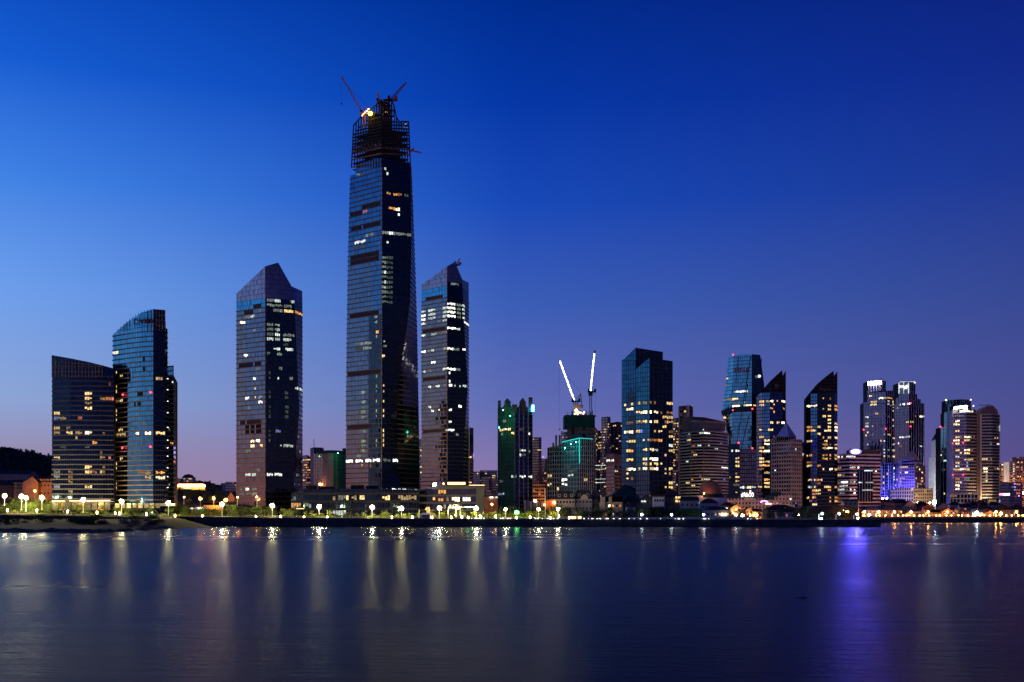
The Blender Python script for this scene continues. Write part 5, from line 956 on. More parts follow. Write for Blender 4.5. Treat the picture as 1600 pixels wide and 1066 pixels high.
# background low blocks
for i, (x0, x1, yt, Y, c, lb) in enumerate(((275, 281, 748, 1450, 'gray', 'small dark block at the left end of the lit hilltop buildings'), (284, 302, 745.5, 1500, 'pink', 'round topped lit building on the hilltop between the glass towers'), (318, 332, 755, 1480, 'brick', 'low brown block right of the glowing hilltop resort'), (345, 352, 755, 1480, 'gray', 'tiny grey block on the skyline left of the chisel tower'), (352, 366, 753, 1470, 'bluewall', 'blue grey block on the skyline beside the chisel tower'), (362, 374, 757, 1460, 'gray', 'dark low block touching the chisel tower'))):
    q, _ = tower('apartment_block', lb, 'apartment block', [(x0, Y), (x1, Y-5)], [yt, yt], fh=3.4, cw=2.8, gl='g_brown', core=c, band=(1.5, .2, c), rnd=[((0,), 740, 770, .22 if i < 2 else .04, 'YYO')])
    if i == 1: b = MB(); b.lathe([(X(302, Y)-X(293, Y), 0), (6, 3), (0, 4.6)], 14, (X(293, Y), Y+4, Z(yt, Y))); b.build('round_roof', M['slate'], q)
RS_ = thing('resort', 'long orange glowing resort building on the hill between the glass towers', 'building', (X(298, 1400), 1400, 50))
b = MB(); b.box(X(276, 1400), X(320, 1400), 1402, 1412, 30, Z(757, 1400)); b.build('wall', M['cream'], RS_); b = MB(); b.box(X(285, 1395), X(301, 1395), 1392, 1400, 30, Z(762, 1395)); b.build('lower_wall', M['cream'], RS_)
b = MB(); b.poly([P(276, 757, 1401), P(320, 757, 1401), P(314, 754, 1407), P(279, 754, 1407)]); b.poly([P(320, 757, 1401), P(320, 757, 1413), P(314, 754, 1407)]); b.build('roof', M['rooftile'], RS_)
for k in range(13): bulb('wall_lamp', P(277+3.5*k, 759.3, 1400), 1.0, 'em_orangebulb', RS_)
strip('eave_light', P(279, 756.6, 1400), P(318, 756.6, 1400), .7, 'em_hotstrip', RS_); strip('eave_light', P(286, 762.6, 1391), P(299, 762.6, 1391), 1.0, 'em_hotstrip', RS_)

# ================================================================== HOUSES
def house(label, x0, x1, ye, yr, Y, wallm='beige', roofm='rooftile', kind='hip', rows=2, cols=4, lit=0, depth=None, base=None, name='house', chim=True, lits='YO'):
    xa, xb = X(x0, Y), X(x1, Y); cxm = (xa+xb)/2; w = xb-xa; zb = (gz(cxm) if base is None else base)-.4; ze, zr = Z(ye, Y), Z(yr, Y); d = depth or max(7, w*.6)
    r = thing(name, label, 'house', (cxm, Y, zb)); ov = .5
    b = MB(); b.box(xa, xb, Y, Y+d, zb, ze)
    if kind == 'gable': b.poly([(xa, Y, ze), (xb, Y, ze), (cxm, Y, zr)]); b.poly([(xa, Y+d, ze), (xb, Y+d, ze), (cxm, Y+d, zr)])
    if kind == 'side': b.poly([(xa, Y, ze), (xa, Y+d, ze), (xa, Y+d/2, zr)]); b.poly([(xb, Y, ze), (xb, Y+d, ze), (xb, Y+d/2, zr)])
    b.build('wall', M[wallm], r)
    b = MB(); q = lambda x, y, z: Vector((x, y, z)); t = .25
    ef, eb, el, er = Y-ov, Y+d+ov, xa-ov, xb+ov
    if kind == 'gable': fs = [[q(el, ef, ze-.1), q(cxm, ef, zr+.2), q(cxm, eb, zr+.2), q(el, eb, ze-.1)], [q(er, ef, ze-.1), q(cxm, ef, zr+.2), q(cxm, eb, zr+.2), q(er, eb, ze-.1)]]
    elif kind == 'side': fs = [[q(el, ef, ze-.1), q(er, ef, ze-.1), q(er, Y+d/2, zr), q(el, Y+d/2, zr)], [q(el, eb, ze-.1), q(er, eb, ze-.1), q(er, Y+d/2, zr), q(el, Y+d/2, zr)]]
    elif kind == 'mansard':
        k = min(2.2, w*.12); zm = zr; fs = [[q(el, ef, ze), q(er, ef, ze), q(xb-k, Y+k, zm), q(xa+k, Y+k, zm)], [q(el, ef, ze), q(xa+k, Y+k, zm), q(xa+k, Y+d-k, zm), q(el, eb, ze)], [q(er, ef, ze), q(xb-k, Y+k, zm), q(xb-k, Y+d-k, zm), q(er, eb, ze)], [q(xa+k, Y+k, zm), q(xb-k, Y+k, zm), q(xb-k, Y+d-k, zm+.3), q(xa+k, Y+d-k, zm+.3)], [q(el, eb, ze), q(er, eb, ze), q(xb-k, Y+d-k, zm), q(xa+k, Y+d-k, zm)]]
    elif kind == 'flat': fs = [[q(el, ef, zr), q(er, ef, zr), q(er, eb, zr), q(el, eb, zr)], [q(el, ef, ze), q(er, ef, ze), q(er, ef, zr), q(el, ef, zr)], [q(el, ef, ze), q(el, eb, ze), q(el, eb, zr), q(el, ef, zr)], [q(er, ef, ze), q(er, eb, ze), q(er, eb, zr), q(er, ef, zr)]]
    else:
        k = min(w*.32, d*.5); fs = [[q(el, ef, ze), q(er, ef, ze), q(xb-k, Y+d/2, zr), q(xa+k, Y+d/2, zr)], [q(el, eb, ze), q(er, eb, ze), q(xb-k, Y+d/2, zr), q(xa+k, Y+d/2, zr)], [q(el, ef, ze), q(el, eb, ze), q(xa+k, Y+d/2, zr)], [q(er, ef, ze), q(er, eb, ze), q(xb-k, Y+d/2, zr)]]
    for f in fs: b.poly(f); b.poly([v-Vector((0, 0, t)) for v in f])
    ro = b.build('roof', M[roofm], r)
    if chim and kind in ('gable', 'side', 'hip'):
        cx_ = cxm+random.uniform(-.25, .25)*w; b = MB(); b.box(cx_-.45, cx_+.45, Y+d*.55, Y+d*.55+.9, ze, zr+1.2); b.build('chimney', M['brick'], ro)
    n = 0
    for j in range(rows):
        hh = (ze-zb-.4)/rows; zc = zb+.4+hh*(j+.5)
        for i in range(cols):
            xc = xa+w*(i+.5)/cols; ww, wh = min(.75, w/cols*.32), min(.9, hh*.32)
            on = random.random() < lit
            b = MB(); b.box(xc-ww-.12, xc+ww+.12, Y-.12, Y+.02, zc-wh-.12, zc+wh+.12); f = b.build('window', M['pale' if wallm != 'white' else 'gray'], r)
            b = MB(); b.box(xc-ww, xc+ww, Y-.17, Y-.1, zc-wh, zc+wh); b.build('pane', M['lit_'+random.choice(lits)] if on else M['darkglass'], f)
    if kind == 'mansard':
        for i in range(max(2, cols//2)):
            xc = xa+w*(i+.5)/max(2, cols//2); zc = ze+(zr-ze)*.4; b = MB(); b.box(xc-1.2, xc+1.2, Y-.2, Y+2.2, zc-1.1, zc+1.3); dm = b.build('dormer', M[wallm], r); b = MB(); b.box(xc-.75, xc+.75, Y-.3, Y-.19, zc-.7, zc+.8); b.build('pane', M['darkglass'], dm)
    return r
# mansard and pitched houses along the middle shore (Y ~ 800-900)
house('beige mansard apartment house with paired roof dormers, left end of the dark terrace', 869, 898, 779.5, 767, 838, 'beige', 'slate', 'mansard', 3, 6, .0)
house('grey mansard house with a rounded gable in the middle of the dark terrace', 898.5, 925, 779, 766, 842, 'gray', 'slate', 'mansard', 3, 5, 0)
g_ = bylabel('grey mansard house with a rounded'); b = MB(); xc = X(913, 841); b.poly([(xc-3.6, 841, Z(780, 841))]+[(xc-3.0*math.cos(a), 841, Z(779, 841)+3.2*math.sin(a)) for a in [i*math.pi/10 for i in range(11)]]+[(xc+3.6, 841, Z(780, 841))]); b.build('rounded_gable', M['beige'], g_)
house('dark mansard house between the rounded gable and the lit windows', 925.5, 938, 780, 766, 846, 'darkgray', 'slate', 'mansard', 3, 3, 0)
h = house('cream corner house with two rows of orange lit windows', 938, 972, 784, 776, 836, 'cream', 'slate', 'flat', 2, 6, .75, lits='OZO')
b = MB(); b.box(X(938, 835), X(945.5, 835), 834.5, 840, 6, Z(776.5, 835)); b.build('end_bay', M['beige'], h); b = MB(); b.box(X(951, 836), X(956, 836), 835.2, 842, Z(786, 836), Z(776.5, 836)); b.build('dormer', M['beige'], h)
house('long dark teal roofed hall below the notched glass tower', 955, 1044, 776, 757, 905, 'darkgray', 'tealroof', 'hip', 2, 12, .06, 26, lits='Gw')
house('dark house with a pair of greenish lit windows below the teal roof', 974, 1002, 783, 776, 850, 'darkgray', 'slate', 'hip', 2, 4, .0)
house('blue grey cottage at the foot of the teal roofed hall', 979, 993, 792, 787, 800, 'bluewall', 'slate', 'side', 2, 3, .3, lits='bW')
h = house('dark gabled house with greenish lit window pair', 1000, 1020, 781, 774, 846, 'darkgray', 'slate', 'gable', 3, 4, 0); strip('lit_window', P(1002, 783.5, 845.7), P(1005.5, 783.5, 845.7), 1.4, 'lit_W', h); strip('lit_window', P(1006.5, 783.5, 845.7), P(1009, 783.5, 845.7), 1.4, 'lit_W', h)
house('pale three storey house front catching the dusk light', 1021.5, 1038, 776.5, 775, 838, 'white', 'gray', 'flat', 3, 4, 0)
h = house('dark house right of the pale front with four yellow panes at its corner', 1038.5, 1063, 776, 766, 850, 'darkgray', 'slate', 'hip', 3, 5, 0)
for px in (1057.2, 1061.5):
    for py in (777.5, 783): strip('lit_window', P(px-1.6, py, 849.5), P(px+1.4, py, 849.5), 1.8, 'lit_Y', h)
house('low dark roofed shed behind the shore lamps', 1017, 1045, 797, 792.5, 800, 'darkgray', 'slate', 'side', 1, 4, 0)
house('grey house with one yellow window behind the green hoarding', 1063, 1092, 782, 776, 846, 'gray', 'slate', 'side', 2, 4, .12, lits='Y')
house('bluish house under the brown dome with two orange windows', 1096, 1122, 786, 779, 842, 'bluewall', 'slate', 'hip', 2, 5, .15, lits='Oo')
GH = thing('hoarding', 'dark green construction hoarding along the shore by the white lamps', 'hoarding', (X(1078, 802), 802, 5)); 
for k in range(9): b = MB(); xa = X(1060.5+4.1*k, 802); xb = X(1064.4+4.1*k, 802); b.box(xa, xb, 802+.08*(k % 2), 802.4, 5, Z(794.5, 802)); b.build('panel', M['greenhoard'], GH)
house('cream villa with warm lit porch and balcony right of the dome', 1128, 1148, 790, 785, 826, 'cream', 'rooftile', 'hip', 2, 4, .25, lits='ZY')
h = house('ornate cream villa front glowing orange beside the dark gable', 1142, 1158, 793, 788, 812, 'cream', 'rooftile', 'gable', 2, 3, .2, lits='OY'); bulb('porch_lamp', P(1145, 802, 808), .75, 'em_orangebulb', h); bulb('porch_lamp', P(1150, 796, 809.5), .5, 'em_orangebulb', h)
h = house('dark roofed villa with glowing ground floor windows right of the green hoarding', 1103, 1140, 796.5, 791.5, 808, 'gray', 'slate', 'hip', 1, 6, .3, lits='ZY')
for px in (1128, 1131, 1134): strip('lit_window', P(px-1, 804, 807), P(px+1, 804, 807), 2.2, 'lit_Z', h)
h = house('grey house with a bright glowing courtyard near the jetty', 1165, 1182, 797, 792, 812, 'gray', 'slate', 'gable', 2, 3, .1); bulb('porch_lamp', P(1172, 805, 808), .8, 'em_orangebulb', h)
h = house('small house with a blazing orange doorway near the jetty', 1177, 1190, 799, 795, 808, 'beige', 'rooftile', 'side', 1, 3, .3, lits='ZO'); bulb('porch_lamp', P(1182, 804.5, 804.5), 1.0, 'em_orangebulb', h); bulb('porch_lamp', P(1178, 805, 804.5), .6, 'em_orangebulb', h)
tower('low_building', 'long pink low building with small windows under the sail towers', 'building', [(1122, 962), (1206, 950)], [779, 778], fh=3.8, cw=3.0, gl='g_brown', core='pink', band=(1.8, .25, 'pink'), fins=[(0, 1, 1.6, .27, 'pink')], lit='1130-1133@771Y 1163-1165@783y 1170-1173@783y 1176-1179@783w')
tower('low_building', 'pink low building with a green roof pavilion under the beige tower', 'building', [(1206, 946), (1238, 940)], [774, 773], fh=3.8, cw=3.0, gl='g_brown', core='pink', band=(1.8, .25, 'pink'), fins=[(0, 1, 1.6, .27, 'pink')], lit='1233-1236@778O 1233-1236@783.5X 1238-1240@778R')
b = MB(); b.box(X(1199, 940), X(1208, 940), 938, 948, Z(781, 940), Z(774, 940)); b.poly([P(1198, 774, 937), P(1209, 774, 937), P(1205, 771.5, 943), P(1202, 771.5, 943)]); b.build('roof_pavilion', M['tealroof'], bylabel('pink low building with a green')); b = MB(); b.box(X(1211, 940), X(1222, 940), 944, 952, Z(776, 940), Z(769, 940)); b.build('roof_pavilion', M['tealroof'], bylabel('pink low building with a green'))
tower('low_building', 'glassy low building with small sparkling windows right of the pink pair', 'building', [(1237, 950), (1247, 946)], [784, 784], fh=3.2, cw=1.6, gl='g_violet', core='bluewall', band=(1.0, .2, 'gray'), rnd=[((0,), 785, 806, .2, 'WbO')])
NS = thing('neon_sign', 'curved purple neon sign with an orange lamp row beneath the beige tower', 'sign', (X(1195, 900), 900, 6)); b = MB()
for k in range(8):
    a0, a1 = math.pi*k/8, math.pi*(k+1)/8; b.bar(P(1194-5.5*math.cos(a0), 785.5-2.6*math.sin(a0), 900), P(1194-5.5*math.cos(a1), 785.5-2.6*math.sin(a1), 900), 1.0)
b.build('purple_tube', M['em_purple'], NS); strip('orange_tube', P(1196, 787.3, 899), P(1205, 787.3, 899), 1.1, 'em_warmstrip', NS); strip('sign_post', P(1194, 800, 901), P(1194, 785, 901), .4, 'darkmetal', NS)
house('wide dark house with a hipped roof behind the jetty end', 1199, 1244, 796, 789, 840, 'darkgray', 'slate', 'hip', 2, 8, .06, lits='wR')
h = house('blue grey dark villa left of the curved dark roof', 1214, 1240, 800, 795, 806, 'bluewall', 'slate', 'hip', 1, 6, .25, lits='wR')
HL = thing('hall', 'long low hall with a dark curved roof behind the jetty lamps', 'hall', (X(1305, 860), 860, 5)); b = MB(); xa, xb = X(1252, 860), X(1346, 860)
arc = [(xa+(xb-xa)*k/16, Z(806-17*math.sin(math.pi*(.1+.8*k/16))**.6, 860)) for k in range(17)]
for (x0, z0), (x1, z1) in zip(arc, arc[1:]): b.poly([(x0, 860, z0), (x1, 860, z1), (x1, 890, z1), (x0, 890, z0)]); b.poly([(x0, 860, 5), (x1, 860, 5), (x1, 860, z1-.5), (x0, 860, z0-.5)])
b.build('curved_roof', M['slate'], HL); strip('pale_ridge', P(1275, 790.6, 861), P(1318, 788.6, 861), .5, 'cream', HL); bulb('orange_lamp', P(1324, 800, 852), 1.1, 'em_orangebulb', HL); bulb('small_lamp', P(1318, 797.5, 855), .45, 'lit_X', HL)
house('pale three storey house left of the orange flagpole', 1318, 1340, 783, 781.5, 930, 'cream', 'gray', 'flat', 3, 3, 0)
house('reddish tall house under dark trees behind the bay road', 1342, 1368, 783, 778, 1190, 'brick', 'slate', 'hip', 3, 6, .1, lits='WO')
# orange lit houses round the bay (Y ~ 1085-1200)
for a in (('dark hip roofed villa at the left end of the bay road', 1352, 1380, 797, 791, 1100, 'gray', 'slate', 'hip', 2, 5, .08), ('second dark hip roofed villa with white lit ground floor', 1378, 1410, 797.5, 790, 1104, 'gray', 'slate', 'hip', 2, 6, .2),
          ('long orange walled house with a dark hipped roof above the villas', 1371, 1397, 785, 780, 1180, 'cream', 'rooftile', 'hip', 2, 7, .0), ('greyish house with a gable to its right above the villas', 1397, 1416, 786, 780, 1186, 'beige', 'slate', 'side', 2, 6, .0),
          ('orange house with a rounded gable and one bright window', 1413, 1431, 790, 783, 1150, 'cream', 'rooftile', 'gable', 3, 4, .1), ('dark eaved house behind the brightest yellow wall', 1420, 1446, 799, 795, 1100, 'gray', 'slate', 'hip', 1, 5, .25),
          ('low bright yellow lit house by the sodium lamp', 1414, 1428, 803, 799, 1086, 'cream', 'rooftile', 'gable', 1, 3, .3), ('red roofed orange house left of the tall sodium lamp', 1444, 1461, 797, 791, 1092, 'orange', 'rooftile', 'side', 2, 4, .1),
          ('pale two storey house with lit windows beside the red roofed one', 1457, 1471, 801, 796, 1088, 'cream', 'rooftile', 'flat', 2, 4, .35), ('greyish rounded gable house rising behind the middle of the bay', 1466, 1483, 792, 786, 1160, 'beige', 'slate', 'gable', 2, 4, .0),
          ('bright orange gabled house at the centre of the bay road', 1472, 1489, 799, 794, 1085, 'orange', 'rooftile', 'gable', 2, 3, .15), ('twin gabled house right of the bright orange one', 1488, 1499, 800, 795, 1090, 'beige', 'rooftile', 'gable', 2, 3, .1),
          ('small red house with a glowing window at its foot', 1505, 1514, 800, 796, 1088, 'pink', 'rooftile', 'side', 2, 2, .2), ('pale green house with a bright white lamp on its wall', 1519, 1540, 801, 796, 1090, 'beige', 'slate', 'side', 2, 4, .0),
          ('dark hipped house behind the white wall lamp', 1527, 1552, 796, 789, 1130, 'gray', 'slate', 'hip', 2, 5, .05), ('orange gabled villa left of the paired sodium lamps', 1541, 1553, 802, 797, 1092, 'pink', 'rooftile', 'gable', 2, 3, .05),
          ('big dark hip roofed villa between the sodium lamps at the far right', 1558, 1582, 797, 789, 1110, 'gray', 'slate', 'hip', 2, 5, .05), ('pink walled house before the framed hotel annex', 1546, 1566, 789, 784, 1180, 'pink', 'rooftile', 'hip', 2, 5, .2),
          ('dark house at the far right edge of the bay', 1580, 1606, 796, 789, 1120, 'beige', 'slate', 'hip', 2, 5, .1), ('row house with yellow windows behind the bay villas', 1500, 1517, 792, 787, 1170, 'gray', 'slate', 'side', 2, 5, .45), ('row house of red dormers under the hotel podium', 1514, 1544, 788.5, 784, 1190, 'brick', 'slate', 'mansard', 2, 8, .12),
          ('dusky house with small lamps before the sign tower', 1484, 1502, 789, 784, 1190, 'gray', 'slate', 'hip', 2, 5, .1), ('dark house beside the yellow block behind the bay', 1432, 1452, 789, 784, 1180, 'darkgray', 'slate', 'hip', 2, 5, .15)):
    house(*a, base=5.4, lits='ZOYW')
# gabled orange building, far left
h = house('orange lit gabled building with a dormered red roof below the wooded hill', 51, 84, 752.5, 745, 1000, 'orange', 'rooftile', 'side', 4, 6, .0, 22, name='gabled_building')
b = MB(); xa, xb, Y_ = X(36, 995), X(60, 995), 994; xm = X(52, 995)
b.box(xa, xb, Y_, Y_+20, 7, Z(754, 995)); b.poly([(xa, Y_, Z(754, 995)), (xb, Y_, Z(754, 995)), (xm, Y_, Z(744.5, 995))]); b.build('gable_wing', M['orange'], h)
b = MB(); b.poly([(xa-1, Y_-.6, Z(754.6, 995)), (xm, Y_-.6, Z(744, 995)), (xm, Y_+20, Z(744, 995)), (xa-1, Y_+20, Z(754.6, 995))]); b.poly([(xb+1, Y_-.6, Z(754.6, 995)), (xm, Y_-.6, Z(744, 995)), (xm, Y_+20, Z(744, 995)), (xb+1, Y_+20, Z(754.6, 995))]); b.build('gable_roof', M['rooftile'], h)
b = MB(); b.box(X(20, 1000), xa, 1002, 1018, 7, Z(754, 1000)); b.build('side_wing', M['orange'], h)
for i in range(4):
    for j in range(2): xw = X(23+4*i, 1001.9); b = MB(); b.box(xw-.7, xw+.7, 1001.7, 1002.1, Z(758+5*j, 1001)-1, Z(758+5*j, 1001)+1); b.build('window', M['darkglass'], h)
for k in range(5): b = MB(); xd = X(60+5*k, 1000); b.box(xd-1.1, xd+1.1, 999.2, 1006, Z(751.5, 1000), Z(748.5, 1000)); b.build('dormer', M['cream'], h)
house('long faint building low on the wooded hill slope', -5, 46, 741, 734.5, 1560, 'pink', 'slate', 'side', 1, 10, 0, base=60)
house('dark low house under the wooded hill at the far left', -8, 19, 758, 752, 1020, 'brick', 'slate', 'hip', 2, 6, 0)
# low sodium lit buildings between the curved and chisel towers
house('low orange lit building behind the tall lamps in the gap', 318, 345, 789, 785, 900, 'cream', 'slate', 'flat', 1, 8, .3, lits='OZ')
house('small dark villa with a pointed pink gable beside the chisel tower', 355, 367, 778, 769, 960, 'pink', 'rooftile', 'gable', 2, 3, .1)
house('brown hillside house among the slope trees in the gap', 326, 350, 776, 771, 1040, 'brick', 'slate', 'hip', 1, 6, .15, lits='Oo')
KS = thing('service_station', 'flat lit canopy with bright white fascia among the trees', 'canopy', (X(306, 830), 830, 7)); b = MB(); b.box(X(296, 830), X(321, 830), 829, 838, Z(795.8, 830), Z(793.6, 830)); b.build('canopy', M['white'], KS)
for px in (300, 316): strip('canopy_post', P(px, 808, 833), P(px, 795.8, 833), .35, 'polemetal', KS)
strip('fascia_light', P(308, 794.8, 828.6), P(317, 794.8, 828.6), 2.0, 'lit_X', KS); bulb('canopy_lamp', P(300, 794.7, 828.5), .8, 'lit_X', KS)

# ================================================================== LAMPS AND SHORE FURNITURE
def streetlamp(px, pyh, pyb, Y, label, m='em_street', r=1.35, group='tall promenade lamps', heads=4, arm=False):
    x = X(px, Y); zb = Z(pyb, Y); zh = Z(pyh, Y); root = thing('street_lamp', label, 'street lamp', (x, Y, zb), group)
    b = MB(); b.lathe([(.55, 0), (.55, .5), (.32, .7), (.22, zh-zb-1.0), (.22, zh-zb)], 8, (x, Y, zb)); b.build('pole', M['white'], root)
    if heads > 1:
        b = MB()
        for i in range(heads):
            a = i*6.283/heads+.6; b.bar((x, Y, zh-1.2), (x+math.cos(a)*r*.75, Y+math.sin(a)*r*.75, zh-.4), .14)
        b.build('bracket', M['polemetal'], root)
        for i in range(heads):
            a = i*6.283/heads+.6; bulb('lamp_globe', (x+math.cos(a)*r*.8, Y+math.sin(a)*r*.8, zh+.1), r*.62, m, root)
        bulb('lamp_globe', (x, Y, zh+r*.55), r*.62, m, root)
    elif arm:
        b = MB(); b.bar((x, Y, zh), (x+2.2, Y-.4, zh+.7), .16); b.build('lamp_arm', M['polemetal'], root); bulb('lamp_head', (x+2.3, Y-.5, zh+.6), r*.62, m, root); bulb('halo_shell', (x+2.3, Y-.5, zh+.6), r*1.5, 'em_shadesodium' if m == 'em_sodium' else 'em_shadewhite', root)  # arm lamps get the same added halo shell
    else:
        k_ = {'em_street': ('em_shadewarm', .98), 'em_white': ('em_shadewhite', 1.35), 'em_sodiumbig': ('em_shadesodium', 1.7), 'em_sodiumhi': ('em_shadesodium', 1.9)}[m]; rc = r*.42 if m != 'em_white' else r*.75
        bulb('lamp_globe', (x, Y, zh), rc, m, root); bulb('halo_shell', (x, Y, zh), r*k_[1], k_[0], root)  # outer shell added round the core to imitate its glow
    return root
BIG = [(7, 775, 790, 'leftmost tall lamp at the photo edge below the hill'), (33.5, 775.5, 797, 'rear lamp of the close pair before the gabled orange building'), (40.5, 778, 799, 'front lamp of the close pair before the gabled orange building'), (65.5, 778, 797, 'tall lamp just left of the slanted dark slab tower'),
    (130, 781, 801, 'tall lamp before the middle of the slanted dark slab tower'), (190, 783.5, 804, 'tall lamp at the left foot of the curved sail tower'), (263, 786, 809, 'tall lamp at the right foot of the curved sail tower'), (347, 788, 810, 'tall lamp in the gap under the orange sodium lights'),
    (425.5, 790.5, 811.5, 'tall lamp before the chisel topped grey tower'), (498.5, 792, 812, 'tall lamp before the podium and drum roofed block'), (581.5, 793, 812, 'tall lamp at the left foot of the tallest tower'), (627.5, 794.5, 811.5, 'tall lamp at the right foot of the tallest tower'),
    (686.5, 794, 811.5, 'tall lamp left of the white gate frame'), (744, 794.5, 811.5, 'tall lamp at the right end of the white gate frame')]
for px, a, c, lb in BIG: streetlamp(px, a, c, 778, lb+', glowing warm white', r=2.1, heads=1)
for px, a, c, lb in ((790, 796, 811, 'smaller globe lamp before the castle topped tower'), (841.5, 796, 818, 'globe lamp on a dark pole right of the pale blue pavilion'), (872, 795.5, 812, 'globe lamp before the left end of the dark terrace')): streetlamp(px, a, c, 772, lb, r=1.55, heads=1, group='single globe lamps')
wl = ((1003, 804, 811, 'first white shore lamp from the left, by the blue cottage'), (1049.5, 804.5, 811, 'white shore lamp just left of the green hoarding'), (1099.5, 804.5, 811.5, 'white shore lamp just right of the green hoarding'), (1150, 804.5, 811.5, 'white shore lamp before the ornate cream villa'), (1279.5, 804, 812, 'white shore lamp left of the jetty pair'), (1306, 804, 812, 'white shore lamp right of the jetty pair'), (1334, 805, 812, 'white shore lamp beside the orange flagpole'))
for px, a, c, lb in wl: streetlamp(px, a, c, 768, lb, 'em_white', .85, 'white shore lamps', 1, arm=px > 1200)
tag(bulb('ground_flood', P(1282.5, 811.3, 764), .9, 'em_white'), 'bright white floodlight on the ground by the jetty lamps', 'floodlight')
for px, a, lb in ((1347, 801, 'first sodium lamp beside the orange flagpole'), (1369.5, 801, 'sodium lamp before the first dark villa'), (1394, 801, 'sodium lamp before the second dark villa'), (1420, 801, 'sodium lamp before the bright yellow house'), (1446.5, 801, 'sodium lamp before the red roofed house'), (1476.5, 801, 'brightest sodium lamp before the orange gabled house'), (1552.5, 801, 'taller lamp of the close sodium pair at right'), (1560.5, 803, 'lower lamp of the close sodium pair at right'), (1584.5, 801, 'last sodium lamp near the right edge')):
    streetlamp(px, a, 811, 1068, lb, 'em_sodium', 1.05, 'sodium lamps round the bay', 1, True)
for px, a, c, Y, lb in ((313, 779.5, 793, 925, 'brightest sodium lamp on the slope between the glass towers'), (287.5, 777, 790, 950, 'sodium lamp close to the edge of the curved sail tower'), (334, 779, 792, 890, 'sodium lamp above the low orange lit building'), (353, 781, 790, 880, 'sodium lamp behind the tall warm white lamp in the gap'), (371, 777.5, 792, 830, 'sodium lamp against the foot of the chisel tower'), (401.5, 776.5, 792, 822, 'sodium lamp on the left corner of the chisel tower base'), (54.5, 767.5, 785, 978, 'sodium lamp before the gabled orange building'), (768.5, 788, 803, 1060, 'sodium lamp lighting the orange wall beside the podium')):
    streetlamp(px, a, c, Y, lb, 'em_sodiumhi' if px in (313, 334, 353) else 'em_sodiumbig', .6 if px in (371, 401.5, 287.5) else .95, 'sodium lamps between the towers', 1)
def bollard(px, py, Y, lb):
    x = X(px, Y); zb = Z(py+4.5, Y); r = thing('bollard_lamp', lb, 'lamp', (x, Y, zb), 'low warm promenade lamps')
    b = MB(); b.lathe([(.35, 0), (.3, 1.6)], 8, (x, Y, zb)); b.build('lamp_base', M['polemetal'], r); b = MB(); b.lathe([(.42, 1.6), (.42, 3.0), (.6, 3.1), (0, 3.4)], 8, (x, Y, zb)); b.build('lantern', M['em_bollard'], r)
BO = ((11.5, 798, 'below the leftmost tall lamp'), (57.5, 798.5, 'between the close lamp pair and the slab tower'), (105.5, 800, 'left of the slab tower tall lamp'), (151.5, 801.5, 'before the right half of the slab tower'), (180, 802.5, 'left one of the pair under the sail tower'), (187, 803, 'right one of the pair under the sail tower'), (228.5, 804, 'before the bright face of the sail tower'), (273.5, 806.5, 'right of the sail tower tall lamp'), (316.5, 807.5, 'under the lit station canopy'), (400, 808.5, 'left of the chisel tower tall lamp'), (438.5, 808, 'right of the chisel tower tall lamp'), (475, 809, 'left of the podium tall lamp'), (511.5, 809, 'right of the podium tall lamp'), (612.5, 809, 'between the two lamps of the tallest tower'), (644.5, 809, 'left of the white framed kiosk'), (675, 809.5, 'right of the white framed kiosk'), (705, 809.5, 'at the left post of the white gate'), (721.5, 808.5, 'under the middle of the white gate'), (731.5, 809.5, 'under the right part of the white gate'), (751.5, 809, 'right of the white gate'), (774.5, 807.5, 'left of the castle topped tower'), (807, 809.5, 'under the green light'), (828.5, 809, 'beside the tall camera pole'), (860, 810, 'left of the lit kiosk'), (873, 807, 'before the beige mansard house'), (889.5, 810, 'touching the lit kiosk'))
for px, py, lb in BO: bollard(px, py, 774, 'low warm lantern on the promenade '+lb)
GT = thing('traffic_light', 'glowing green traffic light before the castle topped tower', 'traffic light', (X(807.5, 776), 776, 6)); strip('pole', P(807.5, 811, 776), P(807.5, 801, 776), .3, 'darkmetal', GT); b = MB(); b.lathe([(0, -1.1), (1.5, -.9), (1.5, .9), (0, 1.1)], 10, P(807.5, 800.6, 775.6)); b.build('green_lens', M['em_green'], GT)
K1 = thing('kiosk', 'small pavilion of three glowing panels on the seawall', 'kiosk', (X(900, 768), 768, 5.5)); 
for a, c, m in ((892, 896.4, 'em_warmstrip'), (897.4, 901.3, 'em_room'), (902.8, 908.5, 'em_room')): b = MB(); b.box(X(a, 768), X(c, 768), 768, 768.4, Z(814, 768), Z(807, 768)); b.build('glowing_panel', M[m], K1)
b = MB(); b.box(X(891, 767.5), X(909.5, 767.5), 767, 772, Z(806.8, 768), Z(806, 768)); b.build('flat_roof', M['gray'], K1); strip('base_light', P(880, 814, 765), P(897, 813.8, 765), .3, 'em_warmstrip', K1)
K2 = thing('kiosk', 'white framed kiosk with a dark window before the podium', 'kiosk', (X(665, 772), 772, 5.5)); fr2 = 771.5
b = MB(); b.box(X(657.5, 772), X(672.5, 772), 772, 775, Z(812, 772), Z(802.5, 772)); b.build('body', M['white'], K2); b = MB(); b.box(X(659, fr2), X(671, fr2), 771.7, 772, Z(810.5, 772), Z(804.6, 772)); b.build('dark_window', M['darkglass'], K2); strip('lit_fascia', P(657.5, 803, 771.5), P(672.5, 803, 771.5), .7, 'lit_b', K2)
WF = thing('gate_frame', 'thin white gate frame with green light on its beam', 'gate', (X(720, 784), 784, 5.5)); strip('beam', P(700, 792.5, 784), P(744, 792.5, 784), .6, 'white', WF)
for px in (700.3, 712.5, 719, 744): strip('post', P(px, 812, 784), P(px, 792.7, 784), .35, 'white', WF)
